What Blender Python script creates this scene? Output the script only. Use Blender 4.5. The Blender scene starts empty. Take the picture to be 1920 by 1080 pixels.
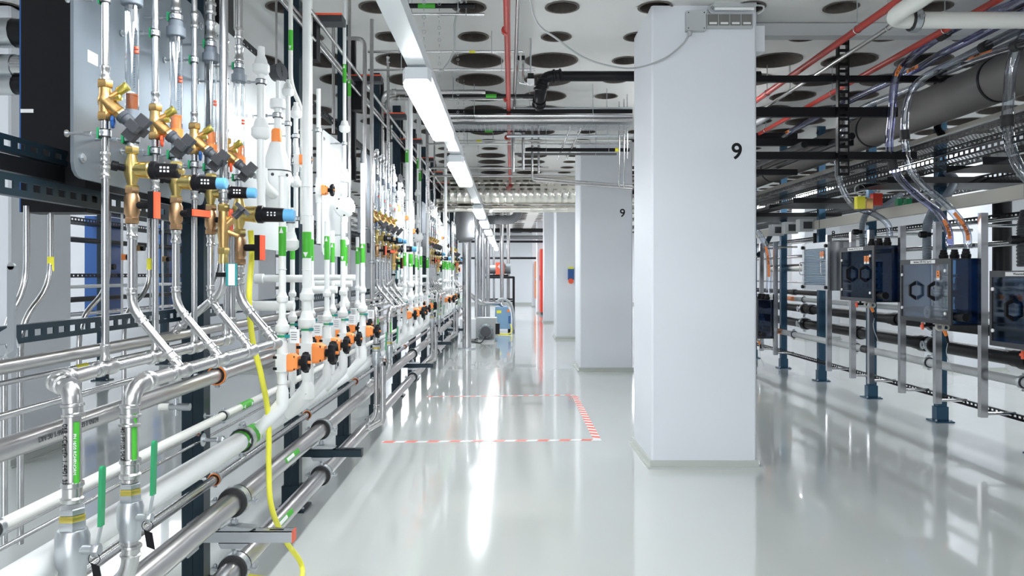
import bpy, math, random
from mathutils import Vector
V = Vector
random.seed(7)
F, CX, CY, H = 1400.0, 953.0, 515.0, 1.25
def P(px, py, Y=None, x=None):
    if Y is None: Y = x*F/(px-CX)
    return V(((px-CX)/F*Y, Y, H+(CY-py)/F*Y))
def YX(px, x): return x*F/(px-CX)
# ------------------------------------------------------------------ camera, world, light, exposure
sc = bpy.context.scene
col = bpy.data.collections.new('plant_room'); sc.collection.children.link(col)
cd = bpy.data.cameras.new('camera'); cam = bpy.data.objects.new('camera', cd); col.objects.link(cam)
cam.location = (0, 0, H); cam.rotation_euler = (math.pi/2, 0, 0)
cd.sensor_width = 36; cd.lens = F/1920*36
cd.shift_x = (960-CX)/1920; cd.shift_y = -(540-CY)/1920
cd.clip_start = .05; cd.clip_end = 200
sc.camera = cam
w = bpy.data.worlds.new('world'); sc.world = w; w.use_nodes = True
w.node_tree.nodes['Background'].inputs[0].default_value = (.8, .9, 1, 1)
w.node_tree.nodes['Background'].inputs[1].default_value = 0.3
sc.view_settings.view_transform = 'Standard'; sc.view_settings.look = 'None'
sc.view_settings.gamma = 1; sc.view_settings.use_curve_mapping = False
sc.view_settings.exposure = 0.4
LAMP = 38.0
def area(name, loc, sx, sy, power, rx=0, ry=0, color=(.93, .96, 1)):
    l = bpy.data.lights.new(name, 'AREA'); l.shape = 'RECTANGLE'; l.size = sx; l.size_y = sy
    l.energy = power; l.color = color
    o = bpy.data.objects.new(name, l); o.location = loc; o.rotation_euler = (rx, ry, 0); col.objects.link(o)
# added fill lights, no fixtures: behind the camera, over neighbouring aisles and far end
area('fill_light', (0, -1.2, 2.9), 4.5, 1.6, 60)
area('fill_light', (.3, -11.0, 1.65), 6.5, 2.3, 260, rx=math.radians(90))
area('fill_light', (-4.9, 3, 2.9), 2.4, 6, 55)
area('fill_light', (-5.4, 9, 2.9), 1.0, 7, 90)
area('fill_light', (5.7, 7, 2.9), .7, 9, 70)
area('fill_light', (-2.6, 25, 2.9), 2.4, 8, 260)
area('fill_light', (3.6, 26, 2.9), 2, 7, 240)
# ------------------------------------------------------------------ materials
M = {}
def mat(name, c, rough=.5, metal=0, noise=0, nscale=8, emit=0, alpha=1, coat=0, bump=0, stretch=None, spec=.5):
    m = bpy.data.materials.new(name); m.use_nodes = True; nt = m.node_tree
    b = nt.nodes['Principled BSDF']
    b.inputs['Base Color'].default_value = (*c, 1); b.inputs['Roughness'].default_value = rough
    b.inputs['Metallic'].default_value = metal; b.inputs['Alpha'].default_value = alpha
    b.inputs['Coat Weight'].default_value = coat; b.inputs['Coat Roughness'].default_value = .03
    b.inputs['Specular IOR Level'].default_value = spec
    if emit:
        b.inputs['Emission Color'].default_value = (*c, 1); b.inputs['Emission Strength'].default_value = emit
    if noise or bump:
        tc = nt.nodes.new('ShaderNodeTexCoord'); n = nt.nodes.new('ShaderNodeTexNoise')
        n.inputs['Scale'].default_value = nscale; n.inputs['Detail'].default_value = 4
        src = tc.outputs['Object']
        if stretch:
            mp = nt.nodes.new('ShaderNodeMapping'); mp.inputs['Scale'].default_value = stretch
            nt.links.new(src, mp.inputs['Vector']); src = mp.outputs['Vector']
        nt.links.new(src, n.inputs['Vector'])
        if noise:
            r = nt.nodes.new('ShaderNodeMix'); r.data_type = 'RGBA'
            r.inputs['A'].default_value = (*[v*(1-noise) for v in c], 1)
            r.inputs['B'].default_value = (*[min(1, v*(1+noise)) for v in c], 1)
            nt.links.new(n.outputs['Fac'], r.inputs['Factor']); nt.links.new(r.outputs['Result'], b.inputs['Base Color'])
        if bump:
            bp = nt.nodes.new('ShaderNodeBump'); bp.inputs['Strength'].default_value = bump; bp.inputs['Distance'].default_value = .004
            nt.links.new(n.outputs['Fac'], bp.inputs['Height']); nt.links.new(bp.outputs['Normal'], b.inputs['Normal'])
    M[name] = m; return m
def tinted(name, tint, gloss=.08):
    m = bpy.data.materials.new(name); m.use_nodes = True; nt = m.node_tree
    nt.nodes.remove(nt.nodes['Principled BSDF']); out = nt.nodes['Material Output']
    t = nt.nodes.new('ShaderNodeBsdfTransparent'); t.inputs[0].default_value = (*tint, 1)
    g = nt.nodes.new('ShaderNodeBsdfGlossy'); g.inputs['Roughness'].default_value = .03
    lw = nt.nodes.new('ShaderNodeLayerWeight'); lw.inputs['Blend'].default_value = .25
    ad = nt.nodes.new('ShaderNodeMath'); ad.operation = 'MULTIPLY_ADD'; ad.inputs[1].default_value = .6; ad.inputs[2].default_value = gloss
    nt.links.new(lw.outputs['Fresnel'], ad.inputs[0])
    x = nt.nodes.new('ShaderNodeMixShader')
    nt.links.new(ad.outputs[0], x.inputs[0]); nt.links.new(t.outputs[0], x.inputs[1]); nt.links.new(g.outputs[0], x.inputs[2])
    nt.links.new(x.outputs[0], out.inputs[0]); M[name] = m
mat('wall', (.80, .83, .87), .6, noise=.02, nscale=2)
mat('pillar', (.72, .75, .80), .55, noise=.02, nscale=3, bump=.05)
mat('skirt', (.50, .53, .50), .3)
mat('ceil', (.66, .66, .65), .75, noise=.05, nscale=1.5)
mat('well', (.10, .085, .075), .7, noise=.3, nscale=30)
mat('steel', (.56, .56, .57), .22, 1, noise=.10, nscale=14, stretch=(1, .15, 1))
mat('press', (.56, .56, .56), .30, 1, noise=.06, nscale=60, bump=.15)
mat('pipe_steel', (.50, .49, .49), .30, 1, noise=.16, nscale=30, stretch=(1, .1, 1))
mat('zinc', (.55, .58, .61), .36, 1)
mat('plate', (.21, .245, .28), .45, .75, noise=.05, nscale=3)
mat('brass', (.56, .36, .15), .36, 1, noise=.12, nscale=40, bump=.2)
mat('brassy', (.66, .50, .19), .28, 1, noise=.06, nscale=30)
mat('bronze', (.50, .31, .17), .4, 1, bump=.2, nscale=50)
mat('gold', (.60, .50, .12), .3, .9)
mat('white', (.80, .82, .82), .35, noise=.02)
mat('wplate', (.76, .79, .80), .3, .3)
mat('whitepipe', (.76, .77, .73), .35)
mat('orange', (.95, .28, .06), .4)
mat('redor', (.88, .12, .05), .4)
mat('brown', (.36, .09, .02), .3)
mat('black', (.008, .008, .010), .42, spec=.2)
mat('chrome', (.52, .52, .54), .16, 1)
mat('blackm', (.010, .011, .013), .4, .2, spec=.3)
mat('rubber', (.02, .02, .022), .6)
mat('post', (.008, .024, .038), .33, .3, noise=.2, nscale=20)
mat('rpost', (.035, .085, .14), .22, .75, noise=.2, nscale=20)
mat('anth', (.035, .038, .045), .4)
mat('gknob', (.06, .068, .082), .45)
mat('gnut', (.17, .20, .24), .45)
mat('blue', (.12, .38, .66), .4)
mat('dblue', (.02, .09, .30), .35)
mat('green', (.02, .30, .12), .4)
mat('tape', (.06, .42, .03), .5)
mat('teal', (.01, .25, .26), .4)
mat('yellow', (.86, .80, .05), .4)
mat('hose', (.90, .86, .08), .4)
mat('paper', (.82, .83, .84), .6)
mat('red', (.55, .04, .03), .4)
mat('redpipe', (.42, .035, .025), .4)
mat('grey', (.15, .155, .165), .5, .1)
mat('duct', (.15, .14, .135), .55, noise=.1, nscale=5)
mat('alu', (.78, .76, .70), .26, 1, noise=.06, nscale=5, bump=.12)
mat('lampbody', (.80, .84, .88), .4)
mat('lamp', (.95, .98, 1), .5, emit=LAMP)
mat('cable', (.45, .47, .48), .5)
mat('pumpblue', (.20, .36, .55), .35)
mat('motor', (.22, .27, .29), .45)
mat('doorred', (.60, .04, .02), .4)
mat('doororange', (.85, .18, .02), .4)
mat('dswitch', (.16, .16, .15), .5)
mat('beige', (.52, .50, .45), .5)
tinted('glass', (.90, .93, .95), .10)
tinted('smoke', (.25, .38, .52), .05)
tinted('clearwin', (.78, .82, .88), .06)
tinted('hosec', (.76, .80, .87), .18)
tinted('hosep', (.50, .52, .75), .16)
tinted('purp', (.5, .55, .6), .14)
# glossy epoxy floor
fm = mat('floor', (.60, .63, .61), .10, 0, noise=.03, nscale=1.2, coat=.6)
nt = fm.node_tree; b = nt.nodes['Principled BSDF']; b.inputs['IOR'].default_value = 1.6
tc = nt.nodes.new('ShaderNodeTexCoord'); n = nt.nodes.new('ShaderNodeTexNoise'); n.inputs['Scale'].default_value = 2.2
rm = nt.nodes.new('ShaderNodeMapRange'); rm.inputs['To Min'].default_value = .07; rm.inputs['To Max'].default_value = .16
nt.links.new(tc.outputs['Object'], n.inputs['Vector']); nt.links.new(n.outputs['Fac'], rm.inputs['Value']); nt.links.new(rm.outputs['Result'], b.inputs['Roughness'])
bp = nt.nodes.new('ShaderNodeBump'); bp.inputs['Strength'].default_value = .04; bp.inputs['Distance'].default_value = .02
nt.links.new(n.outputs['Fac'], bp.inputs['Height']); nt.links.new(bp.outputs['Normal'], b.inputs['Coat Normal'])
# ------------------------------------------------------------------ mesh builder
def frame(d):
    d = d.normalized(); a = V((0, 0, 1)) if abs(d.z) < .9 else V((0, 1, 0))
    u = d.cross(a).normalized(); return u, d.cross(u).normalized()
class MB:
    def __init__(s): s.v = []; s.f = []
    def obox(s, c, a, b, d):
        c, a, b, d = V(c), V(a), V(b), V(d); i = len(s.v)
        for sx, sy, sz in ((-1,-1,-1),(1,-1,-1),(1,1,-1),(-1,1,-1),(-1,-1,1),(1,-1,1),(1,1,1),(-1,1,1)): s.v.append(c+a*sx+b*sy+d*sz)
        s.f += [(i,i+3,i+2,i+1),(i+4,i+5,i+6,i+7),(i,i+1,i+5,i+4),(i+1,i+2,i+6,i+5),(i+2,i+3,i+7,i+6),(i+3,i,i+4,i+7)]; return s
    def box(s, x0, x1, y0, y1, z0, z1):
        return s.obox(((x0+x1)/2,(y0+y1)/2,(z0+z1)/2), ((x1-x0)/2,0,0), (0,(y1-y0)/2,0), (0,0,(z1-z0)/2))
    def rings(s, rs, cap=True, closed=False):
        n = len(rs[0]); i = len(s.v)
        for r in rs: s.v += r
        for k in range(len(rs)-1):
            for j in range(n):
                a = i+k*n+j; b = i+k*n+(j+1) % n; s.f.append((a, b, b+n, a+n))
        if cap:
            s.f.append(tuple(i+j for j in range(n))[::-1]); s.f.append(tuple(i+(len(rs)-1)*n+j for j in range(n)))
        return s
    def lathe(s, p, d, prof, n=12, cap=True, ph=0):
        p, d = V(p), V(d).normalized(); u, w2 = frame(d); rs = []
        for t, r in prof: rs.append([p+d*t+(u*math.cos(ph+6.28318*j/n)+w2*math.sin(ph+6.28318*j/n))*r for j in range(n)])
        return s.rings(rs, cap)
    def cyl(s, p, q, r, r2=None, n=12, cap=True):
        p, q = V(p), V(q); return s.lathe(p, q-p, [(0, r), ((q-p).length, r if r2 is None else r2)], n, cap)
    def hexa(s, p, d, L, r): return s.lathe(p, d, [(0, r*.92), (L*.15, r), (L*.85, r), (L, r*.92)], 6)
    def sphere(s, c, r, n=12, m=7, sq=(1, 1, 1)):
        c = V(c); rs = []
        for k in range(m+1):
            a = -math.pi/2+math.pi*(k+.001)/(m+.002)
            rs.append([c+V((math.cos(a)*math.cos(6.28318*j/n)*r*sq[0], math.cos(a)*math.sin(6.28318*j/n)*r*sq[1], math.sin(a)*r*sq[2])) for j in range(n)])
        return s.rings(rs)
    def sweep(s, pts, r, n=10, cap=True, rf=None):
        u = None; rs = []
        for k, p in enumerate(pts):
            d = (pts[min(k+1, len(pts)-1)]-pts[max(k-1, 0)]).normalized()
            if u is None: u, _ = frame(d)
            u = (u-d*u.dot(d)).normalized(); w2 = d.cross(u)
            rr = rf(k) if rf else r
            rs.append([p+(u*math.cos(6.28318*j/n)+w2*math.sin(6.28318*j/n))*rr for j in range(n)])
        return s.rings(rs, cap)
    def torus(s, c, ax, R, r, n=20, m=6, a0=0, a1=6.28318):
        c = V(c); u, w2 = frame(V(ax)); full = a1-a0 > 6.2; pts = []
        for k in range(n+1): a = a0+(a1-a0)*k/n; pts.append(c+(u*math.cos(a)+w2*math.sin(a))*R)
        return s.sweep(pts, r, m, cap=not full)
    def prism(s, poly, ext):
        i = len(s.v); n = len(poly); s.v += [V(p) for p in poly]+[V(p)+V(ext) for p in poly]
        s.f.append(tuple(range(i, i+n))[::-1]); s.f.append(tuple(range(i+n, i+2*n)))
        for j in range(n): s.f.append((i+j, i+(j+1) % n, i+n+(j+1) % n, i+n+j))
        return s
    def build(s, name, m, parent=None, loc=None, smooth=True):
        if parent is not None: o3 = ORG[parent.name]
        elif loc is not None: o3 = V(loc)
        else:
            xs = [p.x for p in s.v]; ys = [p.y for p in s.v]; o3 = V(((min(xs)+max(xs))/2, (min(ys)+max(ys))/2, min(p.z for p in s.v)))
        me = bpy.data.meshes.new(name); me.from_pydata([tuple(p-o3) for p in s.v], [], s.f); me.materials.append(M[m])
        if smooth:
            me.polygons.foreach_set('use_smooth', [True]*len(me.polygons)); me.set_sharp_from_angle(angle=math.radians(38))
        o = bpy.data.objects.new(name, me); col.objects.link(o)
        if parent is not None: o.parent = parent
        else: o.location = o3
        ORG[o.name] = o3; return o
ORG = {}
def fillet(pts, b, n=5):
    if len(pts) < 3: return list(pts), []
    out = [pts[0]]; arcs = []
    for k in range(1, len(pts)-1):
        p = pts[k]; d1 = (p-pts[k-1]); d2 = (pts[k+1]-p); t = min(b, d1.length*.48, d2.length*.48)
        a = p-d1.normalized()*t; c = p+d2.normalized()*t; arc = []
        for j in range(n+1): u = j/n; arc.append(a*(1-u)**2+p*2*u*(1-u)+c*u*u)
        out += arc; arcs.append(arc)
    out.append(pts[-1]); return out, arcs
def spline(pts, n=8):
    out = []; q = [pts[0]*2-pts[1]]+list(pts)+[pts[-1]*2-pts[-2]]
    for k in range(1, len(q)-2):
        for j in range(n):
            t = j/n; a, b2, c, d = q[k-1], q[k], q[k+1], q[k+2]
            out.append(.5*((2*b2)+(c-a)*t+(2*a-5*b2+4*c-d)*t*t+(3*b2-a-3*c+d)*t**3))
    out.append(pts[-1]); return out
REG = []; CTX = {'b': '', 'k': 0}
def tag(o, label, cat, group=None):
    REG.append((o, label, CTX['k'], group))
    o['label'] = label.replace('{b}', CTX['b']); o['category'] = cat
    if group: o['group'] = group
    return o
def thing(name, label, cat, loc, group=None):
    o = bpy.data.objects.new(name, None); o.empty_display_size = .05; col.objects.link(o); o.location = loc; ORG[o.name] = V(loc)
    return tag(o, label, cat, group)
def kids(o): return KIDS.get(o.name, [])
def clone(o, off, label=None, parent=None, kmap=None):
    c = o.copy(); col.objects.link(c)
    if parent is None: c.location = o.location+V(off)
    else: c.parent = parent
    if label: c['label'] = label
    for ch in kmap.get(o.name, []): clone(ch, off, None, c, kmap)
    return c
def kmap():
    d = {}
    for o in col.objects:
        if o.parent: d.setdefault(o.parent.name, []).append(o)
    return d
def struct(o): o['kind'] = 'structure'; return o
def text(s, size, o3, right, up, m, parent, name='marking', depth=.0006, center=True):
    cu = bpy.data.curves.new(name, 'FONT'); cu.body = s; cu.size = size; cu.extrude = depth
    if name == 'number_marking': cu.offset = size*.018
    if center: cu.align_x = 'CENTER'; cu.align_y = 'CENTER'
    t = bpy.data.objects.new(name, cu); col.objects.link(t)
    dg = bpy.context.evaluated_depsgraph_get(); me = bpy.data.meshes.new_from_object(t.evaluated_get(dg))
    bpy.data.objects.remove(t); bpy.data.curves.remove(cu)
    right = V(right).normalized(); up = V(up).normalized(); nn = right.cross(up); o3 = V(o3); base = ORG[parent.name]
    for v in me.vertices: c = v.co.copy(); v.co = o3+right*c.x+up*c.y+nn*c.z-base
    me.materials.clear(); me.materials.append(M[m])
    o = bpy.data.objects.new(name, me); col.objects.link(o); o.parent = parent; ORG[o.name] = base; return o
def collar(mb, p, d, r, L):   # press fitting sleeve with a bead at each end
    mb.lathe(p, d, [(0, r*1.08), (L*.05, r*1.32), (L*.22, r*1.36), (L*.30, r*1.14), (L*.70, r*1.14), (L*.78, r*1.36), (L*.95, r*1.32), (L, r*1.08)], 12)
def clampx(root, p, axis, r, back, style='green', L=.08):
    """pipe clamp round point p of a pipe along axis, held by a rod going along 'back'"""
    p = V(p); ax = V(axis).normalized(); bk = V(back).normalized()
    m = MB(); w2 = max(.010, r*.55)
    m.lathe(p-ax*w2, ax, [(0, r*1.02), (0, r*1.28), (2*w2, r*1.28), (2*w2, r*1.02)], 14)
    rb = m.build('clamp_rubber', 'rubber', root)
    m = MB(); m.lathe(p-ax*w2*.7, ax, [(0, r*1.2), (0, r*1.42), (1.4*w2, r*1.42), (1.4*w2, r*1.2)], 14)
    side = ax.cross(bk)
    m.cyl(p+bk*r*1.3, p+bk*(r*1.3+L), max(.0035, r*.22), n=8)
    m.hexa(p+bk*(r*1.3+L*.25), bk, L*.2, max(.006, r*.45))
    m.cyl(p+bk*(r*1.3+L-.003), p+bk*(r*1.3+L), max(.009, r*.7), n=12)
    for sg in (-1, 1):
        m.obox(p+side*sg*r*1.6, side*r*.28, ax*w2*.6, bk*r*.12); m.cyl(p+side*sg*r*1.65-bk*r*.4, p+side*sg*r*1.65+bk*r*.4, r*.12+.0015, n=6)
    cm = m.build('clamp', 'zinc', root)
    if style == 'green':
        g = MB(); g.lathe(p+bk*r*.2-ax*w2, ax, [(0, r*1.35), (0, r*1.5), (2*w2, r*1.5), (2*w2, r*1.35)], 14)
        # quick-lock tab
        g = MB(); g.obox(p+bk*r*1.45+side*0, bk*r*.22, ax*w2*1.25, side*r*.95); g.build('clamp_lock', 'green', root)
    if style == 'orange':
        g = MB(); g.torus(p-ax*w2*1.1, ax, r*1.33, r*.12, 16, 5); g.build('clamp_liner', 'orange', root)
def pipe(name, label, pts, r, m='steel', cat='pipe', bend=None, fit=True, collars=(), clamps=(), tapes=(), group=None, n=12, taping='tape', fm2='press', elbow=True):
    pts = [V(p) for p in pts]; path, arcs = fillet(pts, bend or r*3.2)
    mb = MB(); mb.sweep(path, r, n); root = mb.build(name, m, loc=pts[0]); tag(root, label, cat, group)
    if fit:
        for arc in arcs:
            f = MB(); f.sweep(arc, r*1.12, n)
            if elbow:
                for e, d in ((arc[0], arc[0]-arc[1]), (arc[-1], arc[-1]-arc[-2])): collar(f, e, d, r, r*1.7)
            f.build('elbow_fitting', fm2, root)
        for c in collars:
            p, d = V(c[0]), V(c[1]).normalized(); f = MB(); L = c[2] if len(c) > 2 else r*3.5; collar(f, p-d*L/2, d, r, L); f.build('press_fitting', fm2, root)
    for c in clamps: clampx(root, *c)
    for p, q, up in tapes:
        p, q = V(p), V(q); t = MB(); t.cyl(p, q, r*1.06, n=n, cap=False); tp = t.build('flow_tape', taping, root)
        d = (q-p).normalized(); a = MB(); L = (q-p).length
        for e, dd in ((p, d), (q, -d)):
            if up is None or (up and e == q) or (up is False and e == p):
                side = d.cross(V((0, -1, 0))) if abs(d.y) < .5 else V((0, 0, 1)); nn = d.cross(side).normalized()
                if nn.y > 0 or (abs(d.y) > .5 and nn.x < 0): nn = -nn
                base = e+dd*L*.22+nn*r*1.05; tip = e+dd*L*.02+nn*r*1.05; s2 = side.normalized()*r*.55
                a.prism([base-s2, base+s2, tip], nn*.001)
        if a.v: a.build('arrow', 'paper', tp)
    return root
def S(px, py, px2, py2, x): return P(px, py, x=x), P(px2, py2, x=x)
ORD = ['first', 'second', 'third', 'fourth', 'fifth', 'sixth', 'seventh', 'eighth', 'ninth', 'tenth', 'eleventh', 'twelfth', 'thirteenth', 'fourteenth', 'fifteenth', 'sixteenth', 'seventeenth', 'eighteenth', 'nineteenth', 'twentieth']
# ------------------------------------------------------------------ room
XL, XR, Y0, Y1, CZ = -7.2, 8.6, -12.0, 31.2, 2.99
def wallbox(nm, *a, m='wall'): return struct(MB().box(*a).build(nm, m, smooth=False))
wallbox('floor', XL, XR, Y0, Y1, -.1, 0, m='floor')
wallbox('wall_left', XL-.1, XL, Y0, Y1, 0, CZ+.6); wallbox('wall_right', XR, XR+.1, Y0, Y1, 0, CZ+.6)
wallbox('wall_far', XL, XR, Y1, Y1+.1, 0, CZ+.6); wallbox('wall_rear', XL, XR, Y0-.1, Y0, 0, CZ+.6)
wallbox('baseboard_far', XL, XR, Y1-.015, Y1, 0, .09, m='skirt')
wallbox('trim_ceiling_void', XL, XR, Y0, Y1, CZ+.55, CZ+.6, m='well')
PIT = .604; cells = []; m = MB()
ix0, ix1 = math.floor((XL-.35)/PIT), math.ceil((XR-.35)/PIT); iy0, iy1 = math.floor((Y0-4.85)/PIT), math.ceil((Y1-4.85)/PIT)
NS = 24
for i in range(ix0+1, ix1):
    for j in range(iy0+1, iy1):
        cx, cy = .35+PIT*i, 4.85+PIT*j
        r = .102 if (i % 8 in (1, 2) or j % 8 in (0, 1)) else .205
        cells.append((cx, cy, r)); k = len(m.v); h = PIT/2
        for a in range(NS):
            t = 2*math.pi*a/NS; c, s_ = math.cos(t), math.sin(t); q = h/max(abs(c), abs(s_))
            m.v += [V((cx+c*r, cy+s_*r, CZ)), V((cx+c*q, cy+s_*q, CZ))]
        for a in range(NS):
            b2 = (a+1) % NS; m.f.append((k+2*a, k+2*a+1, k+2*b2+1, k+2*b2))
ceil = struct(m.build('ceiling', 'ceil', loc=(0, 0, CZ), smooth=False))
def wellmesh(cx, cy, r, mb):
    rs = [[V((cx+math.cos(6.28318*a/NS)*q, cy+math.sin(6.28318*a/NS)*q, z)) for a in range(NS)] for q, z in ((r+.012, CZ-.006), (r-.004, CZ-.006), (r-.004, CZ+.40))]
    mb.rings(rs, cap=False); k = len(mb.v); mb.v += [V(p) for p in rs[-1]]; mb.f.append(tuple(range(k, k+NS)))
vis = [c for c in cells if c[1] > 3.5 and abs(c[0])/c[1] < .75]; vis.sort(key=lambda c: -c[2]/c[1]); near = vis[:290]; far = [c for c in cells if c not in near]
proto = {}
for cx, cy, r in near:
    if r not in proto:
        mb = MB(); wellmesh(0, 0, r, mb); me_o = mb.build('ceiling_opening', 'well', ceil); proto[r] = me_o; ob = me_o
        for v in ob.data.vertices: v.co.z += 0
        ORG[ob.name] = V((0, 0, CZ))
    else: ob = proto[r].copy(); col.objects.link(ob)
    ob.location = (cx, cy, 0)
# meshes were built relative to the ceiling origin
mb = MB()
for cx, cy, r in far: wellmesh(cx, cy, r, mb)
o = mb.build('far_ceiling_openings', 'well', ceil); o['kind'] = 'stuff'
# pillars
PW = .68; pnames = []
def pillar(cx, y, label, num='9', big=True):
    t = thing('pillar', label, 'pillar', (cx, y+PW/2, 0)); x0, x1 = cx-PW/2, cx+PW/2; c = .012
    poly = [(x0+c, y, 0), (x1-c, y, 0), (x1, y+c, 0), (x1, y+PW-c, 0), (x1-c, y+PW, 0), (x0+c, y+PW, 0), (x0, y+PW-c, 0), (x0, y+c, 0)]
    MB().prism(poly, (0, 0, CZ)).build('shaft', 'pillar', t, smooth=False)
    s = MB()
    for (ax, ay, bx, by) in ((x0-.012, y-.012, x1+.012, y), (x0-.012, y+PW, x1+.012, y+PW+.012), (x0-.012, y, x0, y+PW), (x1, y, x1+.012, y+PW)):
        s.box(ax, bx, ay, by, 0, .05)
    s.prism([(x0-.03, y-.03, 0), (x1+.03, y-.03, 0), (x1+.03, y+PW+.03, 0), (x0-.03, y+PW+.03, 0)], (0, 0, .012))
    s.build('skirting', 'skirt', t, smooth=False)
    if num: text(num, .145, (x0+.551, y-.001, 2.043), (.82, 0, 0), (0, 0, 1), 'black', t, 'number_marking')
    return t
wc = 1.267
pl0 = pillar(wc, 4.83, 'large white pillar marked 9, nearest on the right of the aisle')
for k, l in ((2, 'second white pillar marked 9 behind the large near one'), (3, 'third white pillar marked 9 along the aisle'), (4, 'fourth white pillar marked 9 along the aisle'), (5, 'fifth white pillar, far along the aisle before the red cabinet'), (6, 'sixth white pillar, farthest of the aisle row')):
    pillar(wc, 4.83*k, l)
for k in range(0, 6):
    pillar(wc-4.83, 4.83*(k+1)-.0, '%s white pillar behind the left pipe rack, counted from the camera' % ORD[k], None)
for k in range(1, 5): pillar(wc+4.83, 4.83*(k+1), '%s white pillar marked 8 behind the right rack' % ORD[k-1], '8')
# floor tape
def tapeline(nm, label, a, b, wd, n):
    a, b = V(a), V(b); d = (b-a); L = d.length; d = d/L; s_ = V((-d.y, d.x, 0)); mb = MB(); st = L/n
    mb.prism([a-s_*wd/2, b-s_*wd/2, b+s_*wd/2, a+s_*wd/2], (0, 0, .0012)); t = mb.build(nm, 'paper', smooth=False); tag(t, label, 'tape')
    for k in range(n):
        p = a+d*st*k; q = p+d*st*.5; sk = d*wd*.5
        if (q+sk-a).dot(d) > L: sk = d*0
        MB().prism([p-s_*wd/2+V((0, 0, .0012)), q-s_*wd/2+V((0, 0, .0012)), q+s_*wd/2+sk+V((0, 0, .0012)), p+s_*wd/2+sk+V((0, 0, .0012))], (0, 0, .0006)).build('red_stripe', 'tapered', t, smooth=False)
mat('tapered', (.86, .16, .12), .4)
def fl(px, py): Y = H*F/(py-CY); return V(((px-CX)/F*Y, Y, 0.0005))
c1, c2, c3, c4 = fl(800, 744), fl(1077, 741), fl(1120, 825), fl(716, 829)
tapeline('floor_tape', 'red and white floor tape, far edge of the marked area', c1, c2, .05, 14)
tapeline('floor_tape', 'red and white floor tape, right edge towards the pillar', c2+V((0,-.03,0)), c3+V((0,.03,0)), .06, 18)
tapeline('floor_tape', 'red and white floor tape, near edge of the marked area', c4, c3+V((.03, 0, 0)), .05, 10)
# ------------------------------------------------------------------ lamps
def lamp(x, y, z, label, group=None, L=1.28, W=.125):
    t = thing('ceiling_lamp', label, 'lamp', (x, y+L/2, z), group)
    b = MB(); w2 = W/2
    b.prism([(x-w2, y, z+.045), (x+w2, y, z+.045), (x+w2, y, z+.075), (x+w2*.6, y, z+.095), (x-w2*.6, y, z+.095), (x-w2, y, z+.075)], (0, L, 0))
    for yy, s_ in ((y, -1), (y+L, 1)):
        b.prism([(x-w2, yy, z+.02), (x+w2, yy, z+.02), (x+w2*.75, yy+s_*.035, z+.03), (x-w2*.75, yy+s_*.035, z+.03)], (0, 0, .05))
    b.build('housing', 'lampbody', t)
    d = MB(); d.prism([(x-w2*.98, y+.004, z+.045), (x-w2*.94, y+.004, z+.008), (x-w2*.7, y+.004, z), (x+w2*.7, y+.004, z), (x+w2*.94, y+.004, z+.008), (x+w2*.98, y+.004, z+.045)], (0, L-.008, 0)); d.build('diffuser', 'lamp', t)
    for k in range(2):
        c = MB(); yy = y+L*(.2+.6*k); zz = z+.12; n = 0
        while zz < CZ-.01:
            c.torus((x, yy, zz), (1, 0, 0) if n % 2 else (0, 1, 0), .009, .0018, 6, 4); zz += .034; n += 1
        c.build('hanging_chain', 'zinc', t)
LX, LZ = -.39, 2.05
ly = [-1.46, .87, 3.2, 5.53, 9.45, 11.6, 13.95, 16.3, 18.6, 21, 23.4]
names = {2: 'bright white ceiling lamp, largest fully visible above the aisle', 1: 'bright ceiling lamp cut by the top edge of the picture', 3: 'second bright ceiling lamp, in front of the metal duct'}
for k, y in enumerate(ly):
    lamp(LX, y, LZ, names.get(k, '%s bright lamp of the small ones beyond the duct' % ORD[k-4]) if k > 0 else 'bright ceiling lamp behind the photographer')
t = thing('lamp_rail', 'long white mounting rail joining the aisle lamps', 'rail', (LX, 3, LZ+.1))
MB().box(LX-.04, LX+.04, -1.6, 24.8, LZ+.09, LZ+.15).build('rail_profile', 'lampbody', t, smooth=False)
for k in range(4): lamp(1.75, 6.35+4.83*k, 2.62, '%s added fill lamp in the pillar line, unseen behind a pillar' % ORD[k])  # added row, unseen from the camera, brightens the fronts of the farther pillars
for k in range(4): lamp(-5.2, 1+4*k, 2.6, '%s lamp above the aisle behind the left rack' % ORD[k])
for k in range(5): lamp(5.1, 2.2+3.2*k, 2.6, '%s lamp above the aisle behind the right rack' % ORD[k])
# ================================================================== LEFT RACK
RX = -1.15
def strut_post(name, label, x, y, z0, z1, m='post', wd=.082, dp=.06, foot=True, group=None):
    t = thing(name, label, 'post', (x, y, z0), group)
    for s_ in (-1, 1):
        c = MB(); cx = x+s_*wd/4; h = wd/4-.0008
        c.box(cx-h, cx+h, y, y+dp, z0+(.012 if foot else 0), z1)
        c.build('channel', m, t, smooth=False)
    if foot:
        f = MB(); f.box(x-wd*.95, x+wd*.95, y-.05, y+dp+.05, z0, z0+.012)
        f.build('foot_plate', m, t, smooth=False)
        f = MB(); f.box(x-wd*.62, x+wd*.62, y-.006, y+dp+.006, z0+.012, z0+.13); f.build('foot_sleeve', m, t, smooth=False)
        for sx in (-1, 1):
            MB().hexa((x+sx*wd*.78, y-.02, z0+.012), (0, 0, 1), .012, .009).build('bolt', 'zinc', t)
    return t
posts = [2.72+1.24*k for k in range(12)]
for k, y in enumerate(posts):
    strut_post('rack_post', '%s dark blue-black double channel post of the left rack' % ORD[k], RX, y, 0, CZ)
for k, y in enumerate(posts[:8]):
    strut_post('rack_post', '%s rear dark channel post at the top of the left rack' % ORD[k], RX-.02, y+.30, 1.95, CZ, 'blackm', .082, .05, False)
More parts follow.
